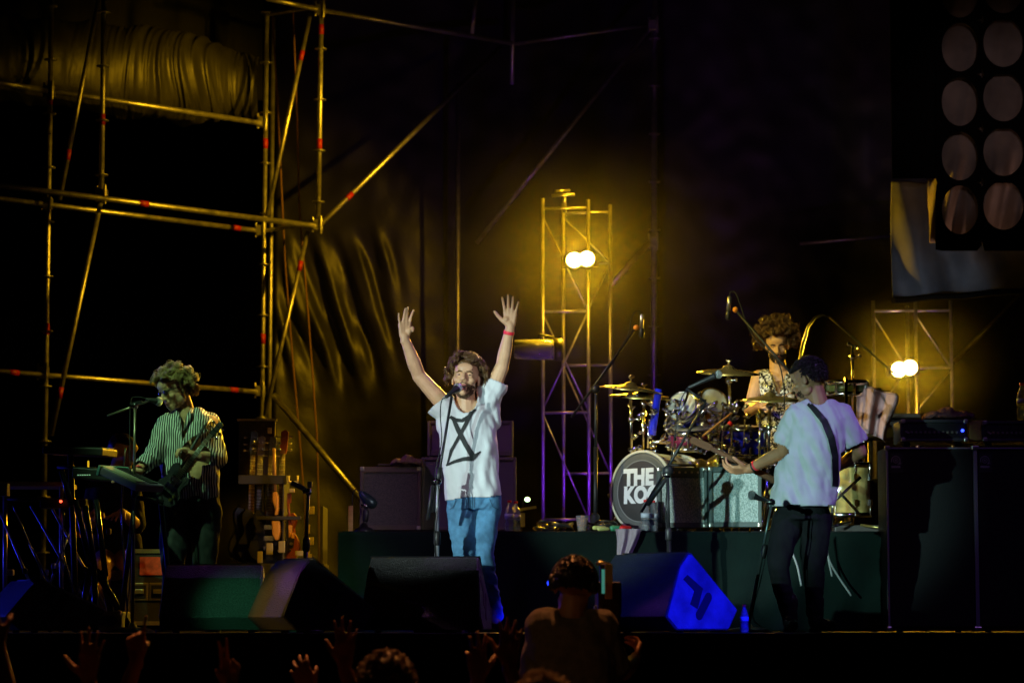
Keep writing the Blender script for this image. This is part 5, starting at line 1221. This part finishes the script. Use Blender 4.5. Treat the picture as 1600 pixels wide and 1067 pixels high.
mb.ell((x0, Y, hipz), (.17, .13, .12))
T.part('trousers', remesh(mb, .010, 5, 'trousers', black_denim, disp=wr3(67, .008), loc=T.loc), black_denim)
for s in (-1, 1): T.part('shoe', MB().cap(V((x0 + s * .22, Y - .44, RZ + .05)), V((x0 + s * .24, Y - .60, RZ + .04)), .045, .035), blackplastic)
T.part('necklace', MB().path([P(1205, 582, Y - .13), P(1212, 600, Y - .155), P(1216, 604, Y - .16), P(1222, 600, Y - .155), P(1229, 582, Y - .13)], .003, 5), gold)
single('drum_stick', MB().tube(V(wL) + V((.02, -.06, -.01)), V(wL) + V((.20, -.32, .07)), .008, .005), wood, 'drum stick gripped in the drummer left-hand fist', 'drum stick')
T = Thing('drum_throne', 'round black drum stool under the drummer', 'stool', V((x0, Y, RZ)))
T.part('seat', MB().lathe((x0, Y, hipz - .14), (0, 0, 1), [(.17, -.08), (.18, -.06), (.18, 0), (.14, .01)], 24), blackplastic)
T.part('seat_post', MB().tube((x0, Y, RZ + .1), (x0, Y, hipz - .2), .016), chrome)
for k in range(3): T.part('leg', MB().tube((x0, Y, RZ + .25), (x0 + .24 * cos(2.1 * k), Y + .24 * sin(2.1 * k), RZ + .01), .010), chrome)

# ---- keyboard player half hidden at the far left
Y = 18.6
T = Thing('person', 'barely visible keyboard player in the dark left of the striped guitarist', 'person', V((P(188, 900, Y).x, Y, 0)))
hc = P(192, 706, Y); HR = headmat(60, -15, 0); mb = MB(); head_shapes(mb, hc, HR, 1); mb.cap(P(186, 720, Y), P(182, 745, Y), .05, .06)
mb.ell(P(178, 790, Y), (.19, .12, .22)); mb.ell(P(178, 860, Y), (.17, .13, .2)); arm(mb, P(150, 765, Y), P(140, 820, Y - .1), P(150, 800, Y - .4)); arm(mb, P(205, 765, Y), P(214, 820, Y - .1), P(190, 800, Y - .4))
hand(mb, P(150, 800, Y - .4), (0, -1, -.2), (0, -.2, -1), side=(1, 0, 0)); hand(mb, P(190, 800, Y - .4), (0, -1, -.2), (0, -.2, -1), side=(-1, 0, 0))
limb(mb, [P(165, 870, Y), P(160, 885, Y - .4), P(160, 965, Y - .4)], [.08, .06, .045]); limb(mb, [P(192, 870, Y), P(205, 885, Y - .4), P(205, 965, Y - .4)], [.08, .06, .045])
T.part('body', remesh(mb, .008, 3, 'body', skin_d, loc=T.loc), skin_d)
mb = MB().ell(P(178, 790, Y), (.205, .135, .225)).ell(P(178, 855, Y), (.19, .145, .2)); mb.cap(P(150, 765, Y), P(140, 820, Y - .1), .07, .06); mb.cap(P(205, 765, Y), P(214, 820, Y - .1), .07, .06)
T.part('dark_shirt', remesh(mb, .010, 4, 'dark_shirt', black_denim, disp=wr3(71, .01), loc=T.loc), black_denim)
fp = lambda d: d.z > .3 or (d.y < .0 and d.z > -.4)
T.part('hair', hairmass(hc + HR @ V((0, -.018, .03)), (.083, .103, .092), HR, fp, 44, .006, 40), dark_hair)
single('stool', MB().lathe(V((P(178, 900, Y).x, Y, 0)), (0, 0, 1), [(.15, 0), (.03, .03), (.03, .22), (.16, .25), (.16, .31), (.13, .32)], 20), blackplastic, 'black stool under the barely visible keyboard player', 'stool')

# ---- camera operator in the pit
Y = 12.5
GP = .42
T = Thing('person', 'camera operator seen from behind in headphones and knitted top at the stage edge', 'person', V((P(892, 1067, Y).x, Y, GZ)))
hc = P(897, 914, Y); HR = headmat(166, -4, 4)
mb = MB(); head_shapes(mb, hc, HR, 1.05); mb.cap(P(897, 922, Y), P(893, 965, Y), .058, .068)
sL, sR = P(846, 985, Y), P(946, 990, Y); limb(mb, [P(858, 985, Y), P(936, 988, Y)], [.07, .07])
mb.ell(P(892, 1040, Y), (.17, .11, .2)); mb.ell(P(892, 1120, Y), (.16, .11, .2)); eR = P(975, 1048, Y + .05); wR = P(992, 1030, Y + .28)
arm(mb, sL, P(836, 1070, Y), P(860, 1100, Y + .25)); arm(mb, sR, eR, wR)
hand(mb, wR, (.2, .6, .5), (-.9, 0, .3), (30, 35, 38, 40), side=(0, 1, .3)); hand(mb, P(860, 1100, Y + .25), (.5, .8, 0), (0, 0, -1), side=(1, 0, 0))
bz = GZ + GP
for s in (-1, 1): limb(mb, [V((T.loc.x + s * .09, Y, bz + .85)), V((T.loc.x + s * .1, Y, bz + .45)), V((T.loc.x + s * .11, Y, bz + .08))], [.09, .06, .045])
T.part('body', remesh(mb, .0065, 3, 'body', skin_d, loc=T.loc), skin_d)
fp = lambda d: d.z > .25 or (d.y < .1 and d.z > -.55); hcc = hc + HR @ V((0, -.018, .034))
T.part('hair', curls(hairmass(hcc, (.088, .108, .096), HR, fp, 54, .006, 40), hcc, (.086, .104, .094), HR, fp, 900, .012, .002, .0020, 53, .5, turns=.3), dark_hair)
T.part('headphone_band', MB().path([hc + HR @ V((.104 * cos(a), -.01, .02 + .105 * sin(a))) for a in [pi * k / 14 for k in range(15)]], .010, 8), blackplastic)
for x in (-1, 1): T.part('ear_cup', MB().lathe(hc + HR @ V((x * .078, -.01, .005)), HR @ V((x, 0, 0)), [(.036, 0), (.040, .01), (.038, .03), (.02, .036)], 18), blackplastic)
T.part('headphone_lamp', MB().ell(hc + HR @ V((-.115, -.015, .0)), (.005, .005, .010)), led_b)
mb = MB().rings([ring(893, 958, 24, .07, Y), ring(893, 968, 46, .10, Y), ring(893, 985, 60, .13, Y), ring(893, 1020, 66, .15, Y), ring(892, 1080, 64, .15, Y), ring(892, 1160, 62, .15, Y), ring(892, 1230, 60, .15, Y)])
mb.cap(P(852, 984, Y), P(938, 986, Y), .092, .092); mb.cap(P(850, 990, Y), P(838, 1065, Y), .085, .070); mb.cap(P(938, 990, Y), P(962, 1042, Y + .03), .080, .064)
T.part('knitted_top', remesh(mb, .009, 5, 'knitted_top', knit, cut=lambda p: abs(pix(p)[0] - 893) < 20 and pix(p)[1] < 966, disp=wr3(81, .012), thick=.004, loc=T.loc), knit)
mb = MB()
for s in (-1, 1): limb(mb, [V((T.loc.x + s * .09, Y, bz + .88)), V((T.loc.x + s * .1, Y, bz + .45)), V((T.loc.x + s * .11, Y, bz + .06))], [.12, .085, .065])
T.part('trousers', remesh(mb, .012, 4, 'trousers', black_denim, loc=T.loc), black_denim)
single('camera_platform', MB().box((T.loc.x, Y + .2, GZ + GP / 2 - .01), (1.2, 1.4, GP)), blacks, 'low black platform under the camera operator, mostly below the photo', 'platform')
T = Thing('video_camera', 'broadcast video camera with lit viewfinder to the right of the operator head', 'camera', P(950, 985, Y + .5))
Yv = Y + .35
T.part('camera_body', MB().box(P(950, 935, Yv + .12), (.11, .42, .15)), blackplastic, bevel=.01)
T.part('side_plate', MB().box(P(951, 908, Yv - .10), (.035, .02, .16)), mat('straw_plate', (.42, .34, .10), .45), bevel=.003)
T.part('viewfinder', MB().box(P(942, 905, Yv - .06), (.03, .05, .14)), blackplastic, bevel=.006); T.part('viewfinder_screen', MB().box(P(942.5, 908, Yv - .092), (.014, .006, .11)), screen_g)
T.part('top_handle', MB().path([P(932, 882, Yv), P(936, 878, Yv), P(952, 881, Yv), P(956, 890, Yv)], .008), alu); T.part('matte_box', MB().prism([P(933, 882, Yv + .2), P(940, 872, Yv + .2), P(948, 882, Yv + .2)], V((0, .03, 0))), greyvinyl)
T.part('lens', MB().tube(P(950, 930, Yv + .33), P(950, 930, Yv + .55), .055), blackplastic)
T.part('bracket_arm', MB().path([P(956, 900, Yv - .05), P(956, 930, Yv - .05), P(962, 945, Yv - .05), P(966, 958, Yv - .05)], .005).tube(P(958, 948, Yv - .05), P(965, 944, Yv - .05), .006), gold)
T.part('pan_head', MB().box(P(948, 962, Yv + .12), (.12, .16, .10)), blackplastic, bevel=.01)
b = P(948, 980, Yv + .12)
for k in range(3): a = 2 * pi * k / 3 + .9; T.part('tripod_leg', MB().tube(b + V((0, 0, .02)), V((b.x + .35 * cos(a), b.y + .35 * sin(a), GZ)), .018), blackmetal)
cable(T, [P(945, 945, Yv - .1), P(940, 960, Yv - .1), P(944, 985, Yv - .1), P(950, 1010, Yv - .1)], .006)

# ---- audience
def crowd(label, Y, hx, hz, arms, top_m=black_denim, hair_m=dark_hair, skin_m=skin_d, seed=0, hoody=False, headphone=False):
    """hx pixel column of the head, hz head-centre height; arms: (u, v wrist, fingers dir, palm n, side, curl, thumb)"""
    c = V((P(hx, 1067, Y).x, Y, hz)); T = Thing('person', label, 'person', V((c.x, Y, GZ)), 'audience in front of the stage')
    R = headmat(180 + random.uniform(-15, 15), 5, 0); mb = MB(); head_shapes(mb, c, R, 1)
    mb.cap(c + V((0, 0, -.08)), c + V((0, 0, -.18)), .055, .06); sz = c.z - .22
    limb(mb, [V((c.x - .15, Y, sz)), V((c.x + .15, Y, sz))], [.065, .065]); mb.ell((c.x, Y, sz - .2), (.17, .11, .24)); mb.ell((c.x, Y, sz - .5), (.15, .11, .2))
    for s in (-1, 1): limb(mb, [V((c.x + s * .09, Y, sz - .6)), V((c.x + s * .1, Y, GZ + .45)), V((c.x + s * .1, Y, GZ + .06))], [.085, .06, .045])
    sl = MB().ell((c.x, Y, sz - .2), (.195, .14, .26)).ell((c.x, Y, sz - .48), (.185, .14, .24)); sl.cap((c.x - .15, Y, sz), (c.x + .15, Y, sz), .085, .085)
    for A in arms:
        u, v, d, n, side, curl, th = A; w = P(u, v, Y + .12); s = -1 if w.x < c.x else 1; sh = V((c.x + s * .17, Y, sz))
        dd = w - sh; e = sh + dd * .5 + V((s * .06, .0, -.06)); arm(mb, sh, e, w); hand(mb, w, d, n, curl, (10, 3, -5, -12), 1, th, side=side)
        sl.cap(sh, sh.lerp(e, .7), .075, .065)
    T.part('body', remesh(mb, .0065, 3, 'body', skin_m, loc=T.loc), skin_m)
    T.part('top', remesh(sl, .012, 4, 'top', top_m, loc=T.loc, disp=wr3(seed, .008)), top_m)
    tr = MB()
    for s in (-1, 1): limb(tr, [V((c.x + s * .09, Y, sz - .6)), V((c.x + s * .1, Y, GZ + .45)), V((c.x + s * .1, Y, GZ + .05))], [.115, .085, .07])
    T.part('trousers', remesh(tr, .014, 3, 'trousers', black_denim, loc=T.loc), black_denim)
    fp = lambda d: d.z > .25 or (d.y < .1 and d.z > -.6); q = c + R @ V((0, -.018, .034))
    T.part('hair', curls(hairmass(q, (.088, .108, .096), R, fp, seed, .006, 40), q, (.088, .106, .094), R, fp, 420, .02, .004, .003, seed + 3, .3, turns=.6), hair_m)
lowz = -.44
crowd('spectator at lower left holding up an open left hand with spread fingers', 10.0, 96, lowz, [(137, 1062, (.05, .1, 1), (.2, 1, 0), (-1, .2, 0), (6, 4, 6, 10), (60, 5))], seed=101)
crowd('spectator raising one thin hand in front of the dark stage front below the road case', 11.0, 238, lowz - .02, [(214, 1030, (-.1, .2, 1), (0, 1, 0), (1, 0, 0), (5, 60, 64, 60), (20, 40))], seed=103)
crowd('spectator raising two fingers below the green lit floor monitor', 10.4, 392, lowz, [(358, 1075, (.02, .1, 1), (0, -1, 0), (-1, 0, 0), (8, 10, 70, 74), (30, 50))], seed=105)
crowd('spectator with a faint raised hand below the angled floor monitor', 10.8, 500, lowz - .03, [(538, 1040, (.02, .1, 1), (0, 1, 0), (-1, 0, 0), (5, 5, 6, 8), (40, 10)), (486, 1085, (-.4, .1, .9), (0, 1, 0), (1, 0, 0), (20, 20, 22, 25), (30, 20))], seed=107)
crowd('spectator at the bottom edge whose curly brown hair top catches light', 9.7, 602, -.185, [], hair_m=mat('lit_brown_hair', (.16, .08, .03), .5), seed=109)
crowd('spectator raising both faint hands right below the singer', 10.6, 770, lowz, [(748, 1062, (-.1, .1, 1), (0, 1, 0), (1, 0, 0), (8, 8, 10, 30), (40, 20)), (795, 1040, (.05, .1, 1), (0, 1, 0), (-1, 0, 0), (5, 6, 8, 8), (40, 10))], seed=111)
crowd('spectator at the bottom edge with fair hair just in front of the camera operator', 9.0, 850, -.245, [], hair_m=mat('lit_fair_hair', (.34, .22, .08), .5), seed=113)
crowd('spectator in the bottom left corner raising a forearm at the photo edge', 9.4, -60, lowz, [(-4, 1010, (-.35, .1, .9), (0, 1, 0), (1, 0, 0), (8, 8, 8, 8), (40, 20))], seed=115)

# ------------------------------------------------------------------ left hand gear
# keyboards on stands
def keyboard(label, a, b, depth, h, Y, m, keys=True, legs=(), stand_m=blackmetal, zt=None):
    a, b = V(a), V(b); d = (b - a).normalized(); n = V((-d.y, d.x, 0)); T = Thing('keyboard', label, 'keyboard', V(((a.x + b.x) / 2, (a.y + b.y) / 2, a.z)))
    R = Matrix((d, n, d.cross(n))).transposed(); c = (a + b) / 2 + n * depth / 2
    T.part('keyboard_case', MB().box(c, ((b - a).length, depth, h), R), m, bevel=.008)
    L = (b - a).length
    if keys:
        wk = MB().box(c + n * (depth * .28) + V((0, 0, h / 2 + .004)), (L * .9, depth * .35, .012), R); k_ = T.part('white_keys', wk, cream)
    T.part('control_panel', MB().box(c - n * (depth * .2) + V((0, 0, h / 2 + .003)), (L * .9, depth * .3, .008), R), blackplastic)
    return T, d, n, R
b = P(199, 738, 16.95); a = P(256, 764, 16.75)
T, d, n, R = keyboard('pale sided keyboard under the left hand of the striped guitarist', a, b, .24, .05, 17, purplewhite)
T.part('end_cheek', MB().box(b + d * .01 + n * .12 + V((0, 0, .0)), (.02, .25, .065), R), mat('mint_plastic', (.15, .35, .26), .5))
for (u, v) in ((215, 752), (250, 775)):
    p = P(u, v, 17.05); T.part('stand_leg', MB().tube(p, V((p.x + (.1 if u > 230 else -.1), p.y, 0.005)), .016), blackmetal)
T.part('stand_bar', MB().tube(P(205, 775, 17.0), P(256, 785, 17.0), .016), blackmetal)
T, d, n, R = keyboard('black keyboard with a row of small lit buttons at the far left', P(112, 738, 17.2), P(190, 744, 17.1), .3, .07, 17, blackplastic)
for k in range(12):
    u = 122 + k * 3.6 if k < 6 else 154 + (k - 6) * 2.8; T.part('lit_button', MB().box(P(u, 742 - .05 * k, 17.05) , (.008, .012, .005)), led_w)
for (x0, y0, x1, y1) in ((96, 735, 112, 790), (118, 780, 140, 880), (133, 790, 150, 900), (150, 780, 165, 900)):
    T.part('stand_column', MB().tube(P(x0, y0, 17.05), P(x1, y1, 17.05), .018), mat('glossy_black_tube', (.03, .03, .035), .25, .2))
for (x0, x1) in ((140, 125), (148, 150), (160, 178), (150, 205)):
    q = P(x1, 975, 16.9 + .2 * (x1 % 3)); q.z = .01; T.part('stand_leg', MB().tube(P(x0, 890, 17.05), q, .022), MATS['glossy_black_tube'])
T, d, n, R = keyboard('thin upper keyboard shelf behind the black one at the far left', P(66, 702, 17.6), P(160, 706, 17.5), .25, .05, 17, blackplastic)
T.part('stand_column', MB().tube(P(110, 708, 17.6), V((P(120, 979, 17.6).x, 17.6, 0.0)), .02), blackmetal)
T.part('stand_bar', MB().tube(P(90, 730, 17.55), P(150, 732, 17.5), .012), blackmetal); T.part('meter_lamp', MB().box(P(138, 726, 17.4), (.01, .01, .05)), mat('amber_lamp', (1, .6, 0), .4, emit=(1, .5, .02), estr=.6))
T = Thing('table', 'long shelf table with a pale top edge crossing the lower left scaffold upright', 'table', V((P(20, 979, 18.2).x, 18.2, 0)))
T.part('table_top', MB().box(P(22, 756, 18.2) + V((0, .2, 0)), (M(165, 18.2), .45, .03)), mat('pale_edge_board', (.35, .30, .20), .5), bevel=.004)
for u in (8, 96): T.part('leg', MB().tube(P(u, 760, 18.2), V((P(u, 979, 18.2).x, 18.2, 0)), .015), galv)
T.part('crossbar', MB().tube(P(8, 780, 18.2), P(96, 780, 18.2), .014), blackmetal)
single('control_box', MB().box(P(5, 765, 17.6), (.07, .1, .08)), mat('blue_lit_box', (.2, .2, .3), .4), 'small box glowing blue at the left photo edge on the table', 'box', bevel=.004)
T = Thing('standby_unit', 'dark unit under the table showing one small red lamp', 'unit', P(95, 800, 18.1)); T.part('unit_case', MB().box(P(98, 786, 18.15) + V((0, .1, 0)), (.3, .2, .06)), blackplastic, bevel=.005); T.part('standby_lamp', MB().ell(P(95, 783, 18.1), (.010, .008, .009)), led_r)
for i, (p0, p1) in enumerate((((48, 790), (120, 915)), ((82, 795), (140, 902)), ((120, 800), (60, 960)), ((0, 800), (36, 885)), ((46, 850), (110, 972)))):
    T = Thing('stand_tube', ['thin steel stand tube, first of the slanting tubes under the table', 'thin steel stand tube slanting just right of the first one', 'stand tube slanting the other way, down to the left', 'short stand tube slanting at the left photo edge', 'low stand tube slanting down to the long case'][i], 'stand tube', P(*p1, 17.9), 'slanting stand tubes in the left gear')
    q = P(*p0, 17.9); r_ = P(*p1, 17.9); e = r_ + (r_ - q).normalized() * ((r_.z - .012) / max(.05, (q.z - r_.z)) * (q - r_).length)
    T.part('tube', MB().tube(q, e, .009), galv); T.part('end_cap', MB().ell(e, (.014, .014, .012)), rubber); T.part('tube_clamp', MB().box(q.lerp(e, .5), (.03, .03, .035)), blackplastic, bevel=.005)
for k, pts in enumerate((((100, 800), (98, 850), (108, 900), (125, 945)), ((196, 700), (190, 800), (196, 900), (200, 978)), ((20, 790), (60, 880), (90, 960), (120, 978)), ((128, 905), (118, 940), (140, 970), (170, 978)))):
    single('hanging_cable', cable(None, [P(u, v, 17.5) for u, v in pts], .006), MATS['shiny_cable'], ['black cable hanging between the left stand legs', 'black cable hanging beside the guitarist microphone stand', 'black cable sagging across the left gear to the long case', 'black cable curling down onto the long case'][k], 'cable')
random.seed(5)
for k, (u, v, m) in enumerate(((84, 884, alu), (72, 894, alu), (68, 905, darkwood), (120, 835, redtape), (160, 805, gold), (16, 894, cream), (170, 830, blackplastic))):
    nm = ['small shiny connector dangling in the left gear', 'second shiny connector just below the first in the left gear', 'dark wooden knob low in the left gear', 'dull red unit in the dark between keyboard stand columns', 'tiny brass lamp near the keyboard stand', 'cream box low at the left photo edge', 'small black box beside the keyboard stand'][k]
    single('gear_item', MB().box(P(u, v, 18.0), (.05 if k in (3, 5) else .03, .04, .04)), m, nm, 'stage gear', bevel=.008)

# road cases
def road_case(label, rect, Y, depth, group='road cases', lab=None, handles=((.5, .55),), m=case_lam, trim=None):
    u0, v0, u1, v1 = rect; a = P(u0, v1, Y); b = P(u1, v0, Y); a.z = max(a.z, .012); trim = trim or mat('brass_toned_trim', (.60, .50, .25), .32, .85, .2, 60)
    cx, cz = (a.x + b.x) / 2, (a.z + b.z) / 2; w, h = b.x - a.x, b.z - a.z
    T = Thing('road_case', label, 'road case', V((cx, Y + depth / 2, 0)), group)
    T.part('case_shell', MB().box((cx, Y + depth / 2, cz), (w, depth, h)), m, bevel=.006)
    for x in (a.x, b.x):
        T.part('edge_trim', MB().box((x + (.011 if x == a.x else -.011), Y - .003, cz), (.026, .010, h - .06)), trim)
    for z in (a.z, b.z): T.part('edge_trim', MB().box((cx, Y - .003, z + (.011 if z == a.z else -.011)), (w - .06, .010, .026)), trim)
    for x in (a.x + .018, b.x - .018):
        for z in (a.z + .018, b.z - .018):
            T.part('ball_corner', MB().ell((x, Y, z), (.026, .022, .026), None, 12, 8), trim)
    for (s, t) in handles:
        x, z = a.x + w * s, a.z + h * t
        hr = T.part('handle_dish', MB().box((x, Y - .004, z), (.115, .008, .115)), trim, bevel=.004); T.part('dish_recess', MB().box((x, Y - .009, z), (.085, .004, .085)), blackplastic, hr)
        T.part('spring_handle', MB().box((x, Y - .016, z), (.06, .012, .03)), trim, hr, bevel=.004)
    if lab: T.part('label_plate', MB().box((a.x + w * lab[0], Y - .004, a.z + h * lab[1]), (w * lab[2], .005, h * lab[3])), redlabel)
    return T
road_case('upright road case with red label and brass coloured trim behind the guitarist leg', (196, 858, 262, 976), 18.0, .5, lab=(.62, .78, .58, .24), handles=((.33, .44), (.78, .44)))
road_case('low pale road case lying on the stage floor at lower left', (88, 955, 190, 984), 16.9, .4, handles=((.12, .5),), m=mat('grey_laminate', (.24, .26, .20), .5, 0, .3, 90, .25, 12))
road_case('low road case lit violet at the lower left, left of the pale one', (44, 954, 86, 984), 17.0, .4, handles=(), m=MATS['grey_laminate'])
# guitar rack case
T = Thing('guitar_case_rack', 'open upright guitar case rack with metal corners behind the short stand', 'case', V((P(425, 979, 20.2).x, 20.2, 0)))
Yr = 20.0; tr = mat('brass_toned_trim', (.60, .50, .25), .32, .85)
def rbox(name, u0, v0, u1, v1, Y, d, m, bevel=.004, par=None): a = P(u0, v1, Y); b = P(u1, v0, Y); return T.part(name, MB().box(((a.x + b.x) / 2, Y + d / 2, (a.z + b.z) / 2), (b.x - a.x, d, b.z - a.z)), m, par, bevel)
l_ = rbox('open_lid', 372, 656, 430, 742, Yr + .5, .05, mat('lid_lining', (.06, .05, .03), .8, 0, .4, 60)); rbox('lid_trim', 370, 654, 432, 657, Yr + .48, .07, alu, .001, l_); rbox('lid_sticker', 418, 668, 424, 677, Yr + .475, .02, cream, .001, l_)
rbox('front_bar', 372, 742, 448, 756, Yr, .05, case_lam); rbox('lower_bar', 400, 806, 470, 812, Yr - .05, .04, case_lam); rbox('case_floor', 396, 880, 506, 900, Yr, .55, case_lam); rbox('case_side', 440, 742, 444, 900, Yr, .5, case_lam); rbox('case_side', 500, 790, 505, 900, Yr, .5, case_lam)
for (u, v, w, h) in ((487, 797, 4, 6), (421, 857, 5, 9), (440, 854, 5, 9), (486, 845, 4, 6), (480, 855, 4, 9), (470, 864, 9, 4), (406, 870, 4, 9), (483, 873, 4, 8), (456, 766, 4, 3), (482, 826, 2, 7)):
    rbox('corner_plate', u - w, v - h, u + w, v + h, Yr - .06, .03, mat('brass_plate', (.75, .60, .25), .35, .6), .003)
T.part('latch', MB().path([P(451, 743, Yr - .06), P(451, 753, Yr - .06), P(465, 753, Yr - .06), P(465, 743, Yr - .06)], .010), MATS['brass_plate'])
for (u, v) in ((446, 979), (504, 979), (400, 979)): p = P(u, 900, Yr + .1); T.part('caster', MB().tube(V((p.x, p.y, .0)), V((p.x, p.y, p.z)), .02), blackmetal)
def standing_guitar(label, u, vtop, vbot, Y, yaw, m, hm, dz=1):
    top = P(u, vtop, Y); bot = P(u, vbot, Y); L = (top - bot).length; sc = L / (.22 + .62 + .19); o = bot + V((0, 0, .22 * sc)); return guitar('electric_guitar', label, o, (.02, .03, 1), (sin(radians(yaw)), -cos(radians(yaw)), 0), m, wood, sc, head_m=hm)
amber_l = mat('amber_lacquer', (.75, .34, .05), .3, 0, .05, 20, .15, 7, coat=.6)
standing_guitar('dark guitar standing in the rack, its headstock furthest left', 389, 672, 880, Yr + .32, 20, mat('black_lacquer', (.015, .015, .015), .2), blackplastic)
standing_guitar('guitar with pale tuners standing second from the left in the rack', 402, 680, 880, Yr + .22, 10, MATS['black_lacquer'], darkwood)
standing_guitar('guitar with two rows of gleaming tuners standing third in the rack', 420, 681, 880, Yr + .12, 0, MATS['black_lacquer'], blackplastic)
standing_guitar('reddish necked guitar standing furthest right in the rack', 439, 671, 880, Yr + .30, -15, mat('red_lacquer', (.25, .06, .02), .25), mat('red_headstock', (.40, .10, .03), .3))
# amber bodied instrument seen between the bars
def slab(label, poly, Y, th, m):
    mb = MB().prism([P(u, v, Y) for u, v in poly], V((0, th, 0))); return mb
T = Thing('acoustic_guitar', 'amber guitar body glowing between the rack bars under the headstocks', 'guitar', V((P(430, 880, Yr - .0).x, Yr, .3)))
T.part('guitar_side', slab('', [(426, 769), (432, 767), (435, 775), (435, 795), (433, 805), (428, 805), (430, 795), (425, 782)], Yr - .04, .12, amber_l), amber_l, bevel=.01)
T.part('guitar_body', slab('', [(424, 813), (437, 813), (438, 830), (435, 843), (430, 844), (425, 835)], Yr - .04, .14, amber_l), amber_l, bevel=.01)
T.part('guitar_neck', MB().tube(P(430, 767, Yr + .02), P(428, 700, Yr + .02), .012), wood)
T = Thing('acoustic_guitar', 'smaller amber instrument to the right of the glowing guitar body in the rack', 'guitar', V((P(453, 880, Yr).x, Yr, .3)))
T.part('instrument_body', slab('', [(450, 820), (456, 820), (455, 838), (451, 841)], Yr - .04, .1, amber_l), amber_l, bevel=.006)
T.part('instrument_neck', MB().tube(P(453, 820, Yr), P(450, 782, Yr), .010), mat('red_lacquer', (.25, .06, .02)))
T.part('instrument_head', MB().box(P(452, 778, Yr), (.03, .02, .07)), MATS['red_lacquer'])
T.part('small_block', MB().box(P(458, 836, Yr), (.018, .03, .04)), amber_l)
